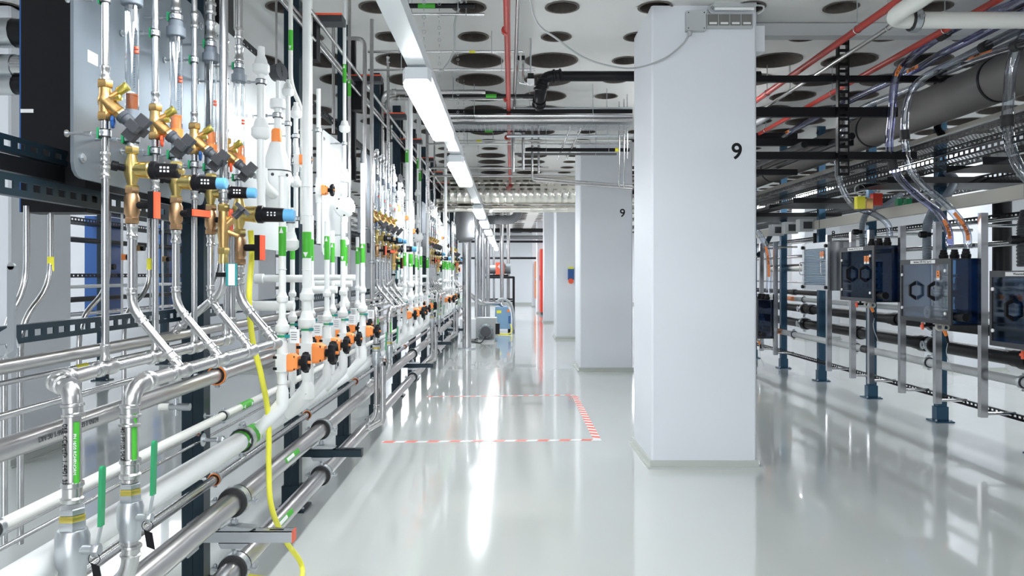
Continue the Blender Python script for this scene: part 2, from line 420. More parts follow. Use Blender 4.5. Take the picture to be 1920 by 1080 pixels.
def slot_rail(name, label, x, y0, y1, z, h=.041, m='post', pit=.05, lip=True, ax='y', th=.003, slot=.028):
    """slotted channel: strips above and below a row of open slots"""
    b = MB()
    def bx(a0, a1, z0, z1, t0, t1):
        if ax == 'y': b.box(x+t0, x+t1, a0, a1, z0, z1)
        else: b.box(a0, a1, x+t0, x+t1, z0, z1)
    sh = h*.36
    bx(y0, y1, z+sh/2, z+h/2, 0, th); bx(y0, y1, z-h/2, z-sh/2, 0, th)
    if lip: bx(y0, y1, z+h/2-th, z+h/2, -.02, 0); bx(y0, y1, z-h/2, z-h/2+th, -.02, 0)
    n = int((y1-y0)/pit)
    for k in range(n): bx(y0+k*pit, y0+k*pit+pit-slot, z-sh/2, z+sh/2, 0, th)
    o = b.build(name, m, smooth=False); return tag(o, label, 'rail')
slot_rail('slotted_rail', 'dark slotted steel rail at waist height across the left rack', -1.19, 1.2, 16.8, 1.105, .045)
slot_rail('slotted_rail', 'upper dark slotted rail under the instrument plates', -1.13, .9, 16.8, 1.455, .05)
slot_rail('slotted_rail', 'dark slotted rail just behind the lower edge of the plates', -1.20, .9, 16.8, 1.565, .041)
slot_rail('slotted_rail', 'dark slotted rail across the left rack at head height', -1.20, 2.6, 16.8, 2.30, .041, m='blackm')
b = MB().box(-1.245, -1.205, .9, 16.8, 1.50, 1.54); tag(b.build('support_channel', 'blackm', smooth=False), 'plain black support channel behind the slotted rails of the left rack', 'rail')
# black cabinet-like panel at the upper left
t = thing('black_cabinet', 'tall black panel at the top left beside the grey plate', 'panel', (-1.24, 2.08, 1.42))
MB().box(-1.325, -1.15, 2.03, 2.12, 1.42, CZ).build('panel_body', 'black', t, smooth=False)
MB().box(-1.329, -1.325, 2.03, 2.12, 1.42, CZ).build('panel_edge', 'dblue', t, smooth=False)
MB().box(-1.325, -1.29, 2.028, 2.03, 1.69, 1.70).build('panel_sticker', 'paper', t, smooth=False)
# silver and black ducts seen left of the panel
for k, (py, r, mm, l) in enumerate(((62, .036, 'blackm', 'short black pipe with pale collar at the top left corner'), (125, .03, 'steel', 'short steel pipe end at the left edge behind the black panel'), (160, .024, 'blackm', 'lower short black pipe at the left edge behind the black panel'))):
    z = H+(CY-py)/F*2.35; a = MB(); a.cyl((-2.1, 2.35, z), (-1.46, 2.35, z), r*1.2); a2 = a.build('stub_pipe', mm); tag(a2, l, 'pipe')
    MB().cyl((-1.60, 2.35, z), (-1.55, 2.35, z), r*1.3).build('collar_ring', 'zinc', a2)
def plate(name, label, x, y0, y1, z0, z1, m, group=None):
    t = thing(name, label, 'panel', (x, (y0+y1)/2, z0), group); c = .035; poly = []
    for (cy, cz, a0) in ((y1-c, z1-c, 0), (y0+c, z1-c, 90), (y0+c, z0+c, 180), (y1-c, z0+c, 270)):
        for j in range(4): a = math.radians(a0+30*j); poly.append(V((x, cy+math.cos(a)*c, cz+math.sin(a)*c)))
    MB().prism(poly, (.008, 0, 0)).build('sheet', m, t, smooth=False)
    for yy in (y0+.035, y1-.035):
        for zz in (z0+.05, z1-.05):
            b = MB(); b.cyl((x+.008, yy, zz), (x+.011, yy, zz), .012, n=12); b.cyl((x+.011, yy, zz), (x+.016, yy, zz), .007, n=6); b.build('screw', 'zinc', t)
    return t
# ---------------------------------------------------------------- metal module prototypes (bay 0)
CTX['b'] = 'nearest metal bay'
XF = -.95
def colY(k): return 1.76+.125*k
ONE = {}
def balancing_valve(k, x, y, zc, wheelm='gknob', flip=1):
    t = thing('balancing_valve', '%s brass Y-shaped balancing valve with grey cross handle, {b}' % ORD[k], 'valve', (x, y, zc-.04), 'brass balancing valves of the left rack')
    b = MB(); up = V((0, 0, 1)); c = V((x, y, zc))
    b.lathe(c-up*.032, up, [(0, .0135), (.016, .0135), (.024, .015), (.034, .017), (.044, .014), (.052, .0135), (.066, .0135)], 14)
    d = V((.74*flip, .08, -.66)).normalized(); b.lathe(c-d*.012, d, [(0, .008), (.006, .016), (.03, .017), (.044, .0155), (.052, .0155)], 14)
    e = V((.80*flip, .08, .58)).normalized(); b.lathe(c, e, [(0, .010), (.03, .0065), (.042, .0065)], 10)
    e2 = V((.9*flip, -.12, .15)).normalized(); b.lathe(c, e2, [(0, .010), (.026, .006), (.034, .006)], 10)
    b.build('valve_body', 'brass', t)
    MB().hexa(c-up*.046, up, .018, .018).build('hex_nut', 'brass', t); MB().hexa(c+up*.030, up, .018, .018).build('hex_nut', 'brass', t); MB().hexa(c+d*.038, d, .012, .0155).build('hex_nut', 'brass', t)
    b = MB(); b.lathe(c+e*.036, e, [(0, .009), (.004, .0105), (.018, .0105), (.024, .012), (.027, .011), (.027, .006)], 12); b.build('test_port_cap', 'gold', t)
    b = MB(); b.lathe(c+e2*.030, e2, [(0, .0075), (.010, .0075), (.011, .004)], 10); b.build('test_port_cap', 'gold', t)
    b = MB(); b.lathe(c+d*.050, d, [(0, .017), (.010, .0175), (.012, .015), (.038, .0135), (.046, .012)], 16); s_ = b.build('scale_sleeve', wheelm, t)
    b = MB(); u, v = frame(d)
    b.obox(c+d*.096, d*.014, u*.011, v*.034); b.obox(c+d*.096, d*.014, u*.034, v*.011); b.build('cross_handle', 'anth' if wheelm == 'gknob' else wheelm, t)
    b = MB(); b.torus(c+V((.018*flip, 0, -.05)), (1, .3, 0), .012, .004, 14, 6); b.build('seal_disc', 'redor' if k % 2 else 'dblue', t)
    return t
def flow_meter(k, x, y, zt, zb, r=.016):
    t = thing('flow_meter', '%s clear tube flow meter with grey union nut, {b}' % ORD[k], 'meter', (x, y, zb), 'flow meters of the left rack')
    up = V((0, 0, 1))
    b = MB(); n = 28; p = V((x, y, zt-.016)); rs = []
    for tt, rr in ((0, .024), (.002, .0262), (.026, .0262), (.028, .020), (.046, .0185)):
        rs.append([p+up*tt+V((math.cos(6.28318*j/n), math.sin(6.28318*j/n), 0))*(rr*(1 if j % 2 else .955) if rr > .023 else rr) for j in range(n)])
    b.rings(rs); b.build('union_nut', 'gnut', t)
    b = MB(); b.cyl((x, y, zb+.028), (x, y, zt-.012), r, n=18, cap=False); b.build('sight_tube', 'glass', t)
    b = MB(); b.cyl((x, y, zb+.03), (x, y, zb+.065), r*.82, n=14); b.cyl((x, y, zb+.065), (x, y, zb+.07), r*.9, n=14); b.build('float', 'brown' if k == 0 else 'orange', t)
    b = MB(); b.cyl((x, y, zb), (x, y, zb+.03), r*1.15, n=16); b.build('lower_socket', 'orange' if k else 'gnut', t)
    b = MB()
    for q in range(24): z = zb+.085+(zt-zb-.16)*q/24; L = .7 if q % 4 == 0 else .4; b.obox((x+r*.72, y-r*.75, z), (.0045*L, -.0045*L*.9, 0), (.0002, .0002, 0), (0, 0, .0004))
    b.build('scale_marks', 'black', t)
    b = MB(); b.obox((x+r*.62, y-r*.80, zt-.045), (.0055, -.0043, 0), (.0002, .0003, 0), (0, 0, .016)); b.build('meter_label', 'paper', t)
    zz = zb+(zt-zb)*(.58-.03*k); b = MB()
    for dz in (-.005, .005): b.cyl((x+r*.9, y-r*.4, zz+dz-.003), (x+r*.9, y-r*.4, zz+dz+.003), .006, n=10)
    b.build('set_marker', 'redor', t)
    return t
def reducer(k, x, y, zc, cap, big=1.0):
    t = thing('pressure_reducer', '%s brass pressure reducer with black spring housing, {b}' % ORD[k], 'valve', (x, y, zc-.06), 'brass pressure reducers of the left rack')
    up = V((0, 0, 1)); c = V((x, y, zc)); d = V((1, .03, -.03)).normalized(); s = big
    b = MB(); b.lathe(c-up*.055*s, up, [(0, .010*s), (.02*s, .0115*s), (.045*s, .019*s), (.065*s, .019*s), (.09*s, .0115*s), (.11*s, .010*s)], 14)
    b.lathe(c-d*.004, d, [(0, .014*s), (.012*s, .0165*s), (.022*s, .020*s), (.048*s, .022*s), (.052*s, .019*s)], 18); b.build('valve_body', 'brassy', t)
    MB().hexa(c+up*.040*s, up, .018*s, .0175*s).build('hex_nut', 'brassy', t); MB().hexa(c-up*.058*s, up, .018*s, .0175*s).build('hex_nut', 'brassy', t)
    b = MB(); b.lathe(c+d*.050*s, d, [(0, .0235*s), (.012*s, .0235*s), (.014*s, .0195*s), (.066*s, .0180*s), (.068*s, .012*s)], 18); b.build('spring_housing', 'black', t)
    b = MB(); b.lathe(c+d*.117*s, d, [(0, .0165*s), (.024*s, .0165*s), (.027*s, .014*s)] if cap != 'brassy' else [(0, .008), (.012, .008), (.014, .006)], 16); b.build('adjusting_cap', cap, t)
    b = MB(); e = V((-.75, -.45, .15)).normalized()
    b.lathe(c+e*.012*s, e, [(0, .009*s), (.018*s, .009*s), (.02*s, .0125*s), (.034*s, .0125*s), (.036*s, .009*s)], 14); b.build('gauge_port', 'black', t)
    b = MB()
    for q in range(3):
        for q2 in range(2): b.obox(c+d*(.080+.009*q)*s+V((0, -.0185*s, .006-.009*q2)), (.0025, 0, 0), (0, .0006, 0), (0, 0, .0025))
    b.build('scale_marks', 'paper', t)
    return t
def ball_valve(k, x, y, zc, vert=True, big=1.0):
    t = thing('ball_valve', '%s bronze ball valve with black and orange T-handle, {b}' % ORD[k], 'valve', (x, y, zc-.04), 'orange-handled ball valves of the left rack')
    up = V((0, 0, 1)); c = V((x, y, zc)); s = big
    b = MB(); b.lathe(c-up*.04*s, up, [(0, .0125*s), (.012*s, .0145*s), (.02*s, .0185*s), (.06*s, .0185*s), (.068*s, .0145*s), (.08*s, .0125*s)], 16); b.hexa(c-up*.046*s, up, .016*s, .018*s); b.hexa(c+up*.03*s, up, .016*s, .018*s); b.build('valve_body', 'bronze', t)
    d = V((1, -.05, 0)); b = MB(); b.cyl(c+d*.012, c+d*.048*s, .0095*s, n=12); b.build('handle_stem', 'black', t)
    hv = up if vert else V((.35, .93, 0)).normalized(); wv = V((.2, 1, 0)).normalized() if vert else up
    if not vert: hc = c+d*.065
    else: hc = c+d*.055*s
    b = MB(); b.obox(hc, hv*.034*s, wv*.011*s, d*.007*s); b.build('handle', 'black', t)
    b = MB(); b.obox(hc+d*.009*s, hv*.0335*s, wv*.0095*s, d*.0035*s); b.build('handle_cover', 'redor', t)
    return t
ux, uz = V((1, 0, 0)), V((0, 0, 1))
BK = (-1, 0, 0)
plate('instrument_plate', 'large grey steel plate behind the brass valves, {b}', -1.05, 1.79, 2.56, 1.485, 2.14, 'plate')
CTX['k'] = 0
caps = ['brassy', 'blue', 'blue', 'blue']
for i in range(4):
    CTX['k'] = i
    ys = colY(2*i); yf = colY(2*i+1)
    balancing_valve(i, XF, ys, 1.66)
    # supply pipe above and below the balancing valve
    pipe('supply_pipe', '%s thin steel pipe rising from its balancing valve, {b}' % ORD[i], [(XF, ys, 1.708), (XF, ys, CZ)], .0085, 'steel', collars=[((XF, ys, 1.725), uz, .035), ((XF, ys, 2.02), uz, .05)], clamps=[((XF, ys, 1.90), uz, .0085, BK, 'green', .08)], group='steel supply pipes of the left rack')
    pipe('supply_pipe', '%s thin steel pipe below its balancing valve, {b}' % ORD[i], [(XF, ys, 1.613), (XF, ys, 1.05)], .0085, 'steel', collars=[((XF, ys, 1.492), uz, .032), ((XF, ys, 1.066), uz, .04), ((XF, ys, 1.525), uz, .03)], clamps=[((XF, ys, 1.583), uz, .0095, BK, 'green', .08)], group='steel supply pipes of the left rack')
    n = MB(); n.hexa((XF, ys, 1.505), uz, .016, .016)
    flow_meter(i, XF, yf, 1.945, 1.635, .0165+.001*i)
    b = pipe('outlet_pipe', '%s shiny steel pipe above its flow meter, {b}' % ORD[i], [(XF, yf, 1.975), (XF, yf, CZ)], .0105 + .002*(i > 1), 'steel', collars=[((XF, yf, 2.03), uz, .06), ((XF, yf, 2.10), uz, .04)], clamps=[((XF, yf, 1.985), uz, .013, BK, 'green', .08)], group='steel outlet pipes above flow meters of the left rack')
    zr = 1.515 if i < 3 else 1.465; bg = 1.0 if i < 3 else 1.35
    reducer(i, XF, yf, zr, caps[i], bg)
    b = pipe('connector_pipe', '%s short steel connector between flow meter and reducer, {b}' % ORD[i], [(XF, yf, 1.64), (XF, yf, zr+.055*bg)], .0125, 'zinc', clamps=[((XF, yf, 1.592), uz, .013, BK, 'green', .08)], group='short connectors of the left rack')
    zb2 = 1.425 if i < 3 else 1.345
    ball_valve(i, XF, yf, zb2, vert=(i != 1), big=1.0 if i < 3 else 1.3)
    rr = .0105 if i < 3 else .015; zt = zb2-.046*(1 if i < 3 else 1.3)
    yd = yf
    pipe('drop_pipe', '%s steel drop pipe kinked forward to the front manifold, {b}' % ORD[i], [(XF, yd, zt), (XF, yd, 1.165), (-.82, yd-.02, 1.02)], rr, 'steel', collars=[((XF, yd, zt-.02), uz, .04), ((-.842, yd-.016, 1.045), (-.13, 0, .145), .035)], group='kinked drop pipes of the left rack')
CTX['k'] = 0
# small manufacturer plates stuck on the plate
for i, (yy, zz) in enumerate(((1.87, 1.79), (2.06, 1.74), (2.26, 1.72), (2.44, 1.70))):
    CTX['k'] = i
    o = MB().box(-1.0425, -1.0415, yy-.02, yy+.025, zz-.012, zz+.018).build('plate_sticker', 'paper', smooth=False); tag(o, '%s small white sticker on the grey plate, {b}' % ORD[i], 'sticker', 'stickers on the grey plate')
CTX['k'] = 0
# manifolds of bay 0
XM1, XM2, YD1, YD2 = -.95, -.82, 1.56, 1.61
tees = [((XM1, colY(2*i), 1.03), (0, 1, 0), .075) for i in range(4)]
pipe('rear_manifold', 'rear shiny press-fitted manifold under the supply pipes, {b}', [(XM1, 1.70, 1.03), (XM1, 2.56, 1.03), (XM1, 2.56, 1.40)], .0140, 'steel', collars=tees, bend=.05)
pipe('front_manifold', 'front shiny press-fitted manifold ending under the last drop pipe, {b}', [(XM2, 1.78, 1.008), (XM2, 2.66, 1.008)], .0150, 'steel', collars=[((XM2, colY(2*i+1)-.02, 1.008), (0, 1, 0), .08) for i in range(4)])
def lever_valve(nm, lab, c, r, h, lever):
    t = thing(nm, lab, 'valve', c-V((0, 0, h)), 'green-lever shut-off valves of the left rack')
    b = MB(); b.lathe(c-uz*h, uz, [(0, r*.8), (h*.15, r*.8), (h*.3, r), (h*.72, r*1.02), (h*.84, r*.86), (h*.86, r*.72)], 16); b.build('valve_body', 'zinc', t)
    MB().hexa(c-uz*h*.16, uz, h*.18, r*.86).build('hex_nut', 'zinc', t); MB().hexa(c+uz*.012, uz, h*.12, r*.8).build('hex_nut', 'zinc', t)
    b = MB(); b.hexa(c-uz*.004, uz, .016, r*.84); b.build('brass_ring', 'gold', t)
    hc = c-uz*h*.48; b = MB(); b.cyl(hc+ux*r*.6-V((0, .01, 0)), hc+V((r*1.9, -.012, 0)), r*.32, n=12); b.hexa(hc+V((r*1.5, -.012, 0)), (1, 0, 0), r*.45, r*.42); b.build('hub', 'zinc', t)
    p0 = hc+V((r*1.75, -.014, 0)); p1 = hc+V((r*2.1, -.016, .05)); p2 = p1+V((.004, -.002, lever))
    b = MB(); b.obox((p0+p1)/2, (p1-p0)/2*1.1, (0, .0055, 0), (.0015, 0, 0)); b.build('lever_shank', 'zinc', t)
    b = MB(); ds = (p2-p1); b.obox((p1+p2)/2, ds/2, (0, .0075, 0), (.0035, 0, 0)); b.lathe(p2-V((.0035, 0, 0)), (1, 0, 0), [(0, .0075), (.007, .0075)], 12); b.build('lever_grip', 'green', t)
    b = MB(); b.obox(hc+V((r*1.9, -.02, -.045)), (.009, -.001, -.003), (0, .0012, 0), (-.003, 0, .018)); b.torus(hc+V((r*1.7, -.018, -.016)), (0, 1, 0), .012, .0008, 12, 4); b.build('tag_label', 'black', t)
    return t
b = pipe('riser_pipe', 'thick steel pipe turned down at the left end of the rear manifold, {b}', [(XM1, 1.70, 1.028), (XM1, 1.56, 1.026), (-.893, 1.53, 1.018), (-.893, 1.53, .79)], .0165, 'pipe_steel', bend=.05, collars=[((-.893, 1.53, .805), uz, .045)])
text('068 <Certif> 1.4401 35', .013, (-.899, 1.513, .885), (0, 0, -1), (1, 0, 0), 'black', b)
g = MB(); g.lathe((-.8810, 1.5225, .82), uz, [(0, .0062), (.13, .0062)], 10, False); g.build('green_strip', 'tape', b)
text('PN 16/20 ROHRNORM', .0085, (-.8805, 1.5158, .885), (0, 0, -1), (1, 0, 0), 'paper', b)
lever_valve('lever_valve', 'foremost steel ball valve with green lever below the rear manifold, {b}', V((-.893, 1.53, .748)), .032, .12, .115)
b = pipe('riser_pipe', 'thick steel pipe turned down at the left end of the front manifold, {b}', [(XM2, 1.80, 1.008), (XM2, 1.62, 1.008), (XM2, 1.62, .80)], .0165, 'pipe_steel', bend=.06, collars=[((XM2, 1.62, .83), uz, .045), ((XM2, 1.62, .955), uz, .03)])
text('1.4401 PF100 04/24', .011, (-.829, 1.604, .89), (0, 0, -1), (1, 0, 0), 'black', b)
g = MB(); g.lathe((-.8085, 1.6125, .85), uz, [(0, .0062), (.10, .0062)], 10, False); g.build('green_strip', 'tape', b)
lever_valve('lever_valve', 'second steel ball valve with green lever below the front manifold, {b}', V((XM2, 1.62, .775)), .027, .10, .11)
pipe('lower_drop_pipe', 'steel pipe curving from the front lever valve into the upper big pipe, {b}', [(XM2, 1.62, .68), (XM2, 1.62, .60), (-.96, 1.62, .50), (-.975, 1.62, .46)], .0165, 'pipe_steel')
pipe('lower_drop_pipe', 'steel pipe from the foremost lever valve down to the lower big pipe, {b}', [(-.893, 1.53, .63), (-.893, 1.53, .30), (-.95, 1.53, .23)], .0165, 'pipe_steel')
# extra line in front: tall pipe, brass valve, kinked pipe to the rear header
pipe('tall_front_pipe', 'tall shiny front pipe ending in a brass union, {b}', [(-.90, 2.36, 1.475), (-.90, 2.36, CZ)], .0125, 'steel', collars=[((-.90, 2.36, 1.50), uz, .04)])
t = thing('angle_valve', 'brass slanted valve with small black star handle, {b}', 'valve', (-.90, 2.36, 1.30)); c = V((-.90, 2.36, 1.40))
b = MB(); b.lathe(c-uz*.075, uz, [(0, .0135), (.02, .0145), (.05, .0175), (.08, .0185), (.11, .0155), (.15, .0135)], 14)
d = V((.6, .1, .62)).normalized(); b.lathe(c-d*.005, d, [(0, .014), (.03, .013), (.045, .012)], 12); d2 = V((.8, .15, -.3)).normalized(); b.lathe(c-uz*.01, d2, [(0, .011), (.04, .008), (.05, .009)], 10); b.build('valve_body', 'brass', t)
MB().hexa(c+uz*.050, uz, .022, .0185).build('union_nut', 'brassy', t)
b = MB(); b.hexa(c-uz*.085, uz, .022, .0185); b.lathe(c-uz*.115, uz, [(0, .0145), (.01, .0155), (.03, .0135)], 12); b.build('union_nut', 'brassy', t)
b = MB(); b.lathe(c+d*.045, d, [(0, .012), (.03, .011)], 12); u, v = frame(d); b.obox(c+d*.082, d*.006, u*.008, v*.026); b.obox(c+d*.082, d*.006, u*.026, v*.008); b.build('star_handle', 'anth', t)
pipe('kinked_pipe', 'steel pipe bent back from the slanted valve to the rear header, {b}', [(-.90, 2.36, 1.29), (-.90, 2.36, 1.20), (-1.09, 2.44, 1.065)], .0125, 'steel', collars=[((-1.075, 2.434, 1.076), (-.19, .08, -.135), .05)])
t = thing('pipe_label', 'teal pipe clip holding a white card, {b}', 'label holder', (-.895, 2.36, 1.22)); b = MB().box(-.915, -.885, 2.335, 2.362, 1.243, 1.257); b.build('strap', 'black', t)
MB().box(-.878, -.846, 2.322, 2.332, 1.215, 1.285).build('holder', 'teal', t, smooth=False); MB().box(-.870, -.850, 2.3195, 2.3225, 1.217, 1.283).build('card', 'paper', t, smooth=False)
METAL = [r for r in REG if '{b}' in r[1]]; REG[:] = []
# ---------------------------------------------------------------- plastic module (bay 0)
CTX['b'] = 'nearest plastic bay'
def diaphragm_valve(k, x, y, z, s=1.0, row='front'):
    t = thing('diaphragm_valve', '%s orange diaphragm valve with black handwheel, %s row, {b}' % (ORD[k], row), 'valve', (x, y, z-.045*s), 'orange diaphragm valves of the left rack')
    b = MB(); b.lathe((x, y, z-.085*s), uz, [(0, .019*s), (.025*s, .019*s), (.04*s, .021*s), (.13*s, .021*s), (.145*s, .019*s), (.17*s, .019*s)], 14); b.box(x-.02*s, x+.024*s, y-.026*s, y+.026*s, z-.035*s, z+.035*s); b.build('valve_body', 'white', t)
    b = MB(); x0 = x+.026*s; x1 = x+.066*s; a, c = .034*s, .034*s
    rs = [[V((xx, y+sy*q, z+sz*q)) for sy, sz in ((-1, -.75), (-.75, -1), (.75, -1), (1, -.75), (1, .75), (.75, 1), (-.75, 1), (-1, .75))] for xx, q in ((x0, c), (x0+.018*s, c), (x1, c*.72))]
    b.rings(rs); b.build('bonnet', 'orange', t)
    b = MB()
    for sz in (-1, 1):
        for sy in (-1, 1): b.cyl((x0+.012*s, y+sy*.024*s, z+sz*.022*s), (x0+.030*s, y+sy*.024*s, z+sz*.022*s), .0065*s, n=6); b.cyl((x0-.055*s, y+sy*.024*s, z+sz*.022*s), (x0-.040*s, y+sy*.024*s, z+sz*.022*s), .006*s, n=6)
    b.build('bonnet_screw', 'black', t)
    b = MB(); n = 24; rs = []
    b.cyl((x1, y, z), (x1+.014*s, y, z), .014*s)
    for xx, rr, am in ((x1+.012*s, .014*s, 0), (x1+.014*s, .034*s, .1), (x1+.024*s, .038*s, .12), (x1+.038*s, .036*s, .12), (x1+.040*s, .026*s, 0), (x1+.032*s, .018*s, 0)):
        rs.append([V((xx, y+math.cos(6.28318*j/n)*rr*(1+am*math.cos(8*6.28318*j/n)), z+math.sin(6.28318*j/n)*rr*(1+am*math.cos(8*6.28318*j/n)))) for j in range(n)])
    b.rings(rs); b.build('handwheel', 'black', t)
    b = MB(); b.cyl((x1+.028*s, y, z), (x1+.046*s, y, z), .006*s); b.build('position_pin', 'orange', t)
    return t
def unionw(mb, x, y, z, r): mb.lathe((x, y, z-r*1.6), uz, [(0, r*1.05), (.3*r, r*1.6), (.8*r, r*1.95), (2.2*r, r*1.95), (2.7*r, r*1.5), (3.4*r, r*1.35), (4.2*r, r*1.05)], 16)
def plastic_bay(front, rear, rtop):
    WMX, WMZ, WR = -.96, .655, .034
    for row, lst, x in (('front', front, -.85), ('rear', rear, -1.0)):
        for k, (y, zt, s, r) in enumerate(lst):
            CTX['k'] = k; z = .92
            diaphragm_valve(k, x, y, z, s, row)
            p = [(x, y, z+.08*s), (x, y, zt)]
            root = pipe('plastic_riser', '%s translucent white plastic riser above its valve, %s row, {b}' % (ORD[k], row), p, r, 'white', fit=False, group='white plastic risers of the left rack', tapes=[((x, y, 1.32), (x, y, 1.43), k % 2 == 0)] )
            u = MB(); unionw(u, x, y, z+.13, r); u.build('union_nut', 'white', root)
            u = MB(); unionw(u, x, y, z+.24, r*.82); u.build('reducing_socket', 'white', root)
            g = MB(); g.cyl((x, y, z+.095), (x, y, z+.103), r*1.35); g.build('ring_marker', 'green', root)
            if zt > 1.6:
                g = MB()
                for zz in (1.27, 1.50, 1.62): g.torus((x, y, zz), (0, 0, 1), r*1.15, .0012, 12, 4)
                g.build('cable_tie', 'white', root)
            cz = z+.10; t = thing('valve_card', '%s white label card hanging by its valve, %s row, {b}' % (ORD[k], row), 'label', (x+.03, y-.02, cz), 'white label cards by the valves'); 
            MB().obox((x+.052, y-.022, cz), (.019, -.004, 0), (.0006, .002, 0), (0, 0, .026)).build('card', 'paper', t, smooth=False)
            MB().box(x+.015, x+.034, y-.022, y-.016, cz-.006, cz+.006).build('strap', 'teal', t, smooth=False)
            b = MB()
            for q in range(4): b.obox((x+.050, y-.0245, cz+.015-.009*q), (.012-.002*(q % 2), -.0025, 0), (.0003, .001, 0), (0, 0, .001))
            b.build('print', 'grey', t)
            # downcomer to the white header
            if row == 'front':
                pts = [(x, y, z-.08*s), (x, y, WMZ+.13), (WMX+.01, y-.01, WMZ+.005)]
            else: pts = [(x, y, z-.08*s), (x, y, WMZ+.03)]
            root = pipe('plastic_downcomer', '%s white plastic downcomer into the white header, %s row, {b}' % (ORD[k], row), pts, r*1.05, 'white', fit=False, bend=.03, group='white plastic downcomers of the left rack')
            u = MB(); u.lathe((x, y, z-.16*s), uz, [(0, r*1.75), (.045, r*1.7), (.07, r*1.1)], 14)
            if row == 'front': u.sweep(fillet([V((x, y, z-.15*s)), V((x, y, WMZ+.10)), V((WMX+.02, y-.012, WMZ+.01))], .05)[0], r*1.72, 14)
            u.build('reducer_elbow', 'white', root)
    CTX['k'] = 0
ft = [(2.81, 1.62, .95, .0135), (3.15, CZ, 1.2, .0185), (3.50, 1.5, 1.0, .012), (3.84, 1.52, .9, .013), (4.36, 1.9, .95, .014)]
rt = [(3.46, 1.56, 1.0, .011), (3.80, 1.55, .85, .010), (4.25, 1.5, .9, .012), (4.60, 1.9, .9, .010), (4.95, 1.5, .9, .012)]
plastic_bay(ft, rt, 1.6)
# instruments: plates, regulator, sight tube, gauge, side valves
plate('instrument_plate', 'first pale plastic-grey plate behind white fittings, {b}', -1.06, 2.66, 3.58, 1.36, 2.16, 'wplate')
plate('instrument_plate', 'second tall pale plate standing alone, {b}', -1.04, 4.14, 4.72, 1.36, 2.06, 'wplate')
def wpipe(name, label, pts, r, **k): return pipe(name, label, pts, r, 'white', fit=False, **k)
y1 = 2.87
r_ = wpipe('plastic_pipe', 'white upright pipe with open union on top left of the regulator, {b}', [(XF, y1, 1.50), (XF, y1, 2.06)], .0155, clamps=[((XF, y1, 1.99), uz, .0155, BK, 'z', .08)])
u = MB(); unionw(u, XF, y1, 1.80, .019); u.build('union_nut', 'white', r_); u = MB(); unionw(u, XF, y1, 2.045, .0165); u.cyl((XF, y1, 2.06), (XF, y1, 2.125), .0155, .014); u.build('union_nut', 'white', r_)
t = thing('pressure_regulator', 'large white dome-shaped plastic regulator with orange cap, {b}', 'regulator', (XF, 3.03, 1.46)); c = (XF+.01, 3.03, 1.50)
b = MB(); b.lathe(c, uz, [(0, .030), (.02, .042), (.09, .045), (.10, .052), (.125, .056), (.165, .057), (.168, .054)], 20); b.sweep(fillet([V((XF, y1+.01, 1.66)), V((XF, y1+.01, 1.60)), V((XF+.01, 3.0, 1.57))], .04)[0], .021, 12); b.build('body', 'white', t)
b = MB(); b.lathe(V(c)+uz*.171, uz, [(0, .057), (.02, .056), (.05, .046), (.10, .031), (.115, .026)], 20); b.build('bonnet', 'white', t)
b = MB(); b.lathe(V(c)+uz*.168, uz, [(0, .0578), (.003, .0578)], 20); b.build('seam_ring', 'anth', t)
b = MB(); b.lathe(V(c)+uz*.285, uz, [(0, .0215), (.045, .021), (.055, .018), (.058, .012)], 18); b.build('cap', 'orange', t)
b = MB()
for a in range(-3, 3): q = a*1.05-.5; b.cyl(V(c)+V((math.cos(q)*.052, math.sin(q)*.052, .150)), V(c)+V((math.cos(q)*.0585, math.sin(q)*.0585, .150)), .0065, n=8)
b.build('screw', 'anth', t)
clampx(t, V(c)+uz*.15+V((-.03, 0, 0)), uz, .028, BK, 'z', .06)
r_ = wpipe('plastic_pipe', 'white pipe hanging below the dome regulator with a reducer, {b}', [(XF+.04, 3.12, 1.35), (XF+.04, 3.12, 1.49)], .013, clamps=[((XF+.04, 3.12, 1.475), uz, .014, BK, 'z', .09)])
u = MB(); unionw(u, XF+.04, 3.12, 1.38, .018); u.build('union_nut', 'white', r_)
t = thing('pressure_gauge', 'round black-rimmed pressure gauge above the white regulator, {b}', 'gauge', (XF+.01, 3.03, 1.97)); c = V((XF+.015, 3.03, 2.07)); d = V((.92, -.38, .1)).normalized()
MB().lathe(c-d*.022, d, [(0, .031), (.004, .034), (.034, .034), (.038, .0365), (.043, .0365), (.043, .033)], 22).build('case', 'anth', t)
MB().cyl(c+d*.018, c+d*.0195, .0325, n=22).build('dial', 'paper', t); u_, v_ = frame(d)
b = MB(); b.obox(c+d*.0205, u_*.002, v_*.020, d*.0005); b.cyl(c+d*.02, c+d*.022, .003)
for q in range(10): a = 2.2+q*.5; e = u_*math.cos(a)+v_*math.sin(a); b.obox(c+d*.0205+e*.027, e*.003, e.cross(d)*.0006, d*.0003)
b.build('needle', 'black', t)
b = MB(); b.cyl((XF+.015, 3.03, 1.95), (XF+.015, 3.03, 2.04), .008); b.lathe((XF+.015, 3.03, 1.925), uz, [(0, .030), (.012, .032), (.035, .030), (.04, .012)], 18); b.cyl((XF+.015, 3.03, 1.855), (XF+.015, 3.03, 1.93), .015); b.sphere((XF+.015, 3.03, 1.85), .017); b.build('diaphragm_seal', 'white', t)
clampx(t, (XF+.015, 3.03, 1.895), uz, .0155, BK, 'z', .08)
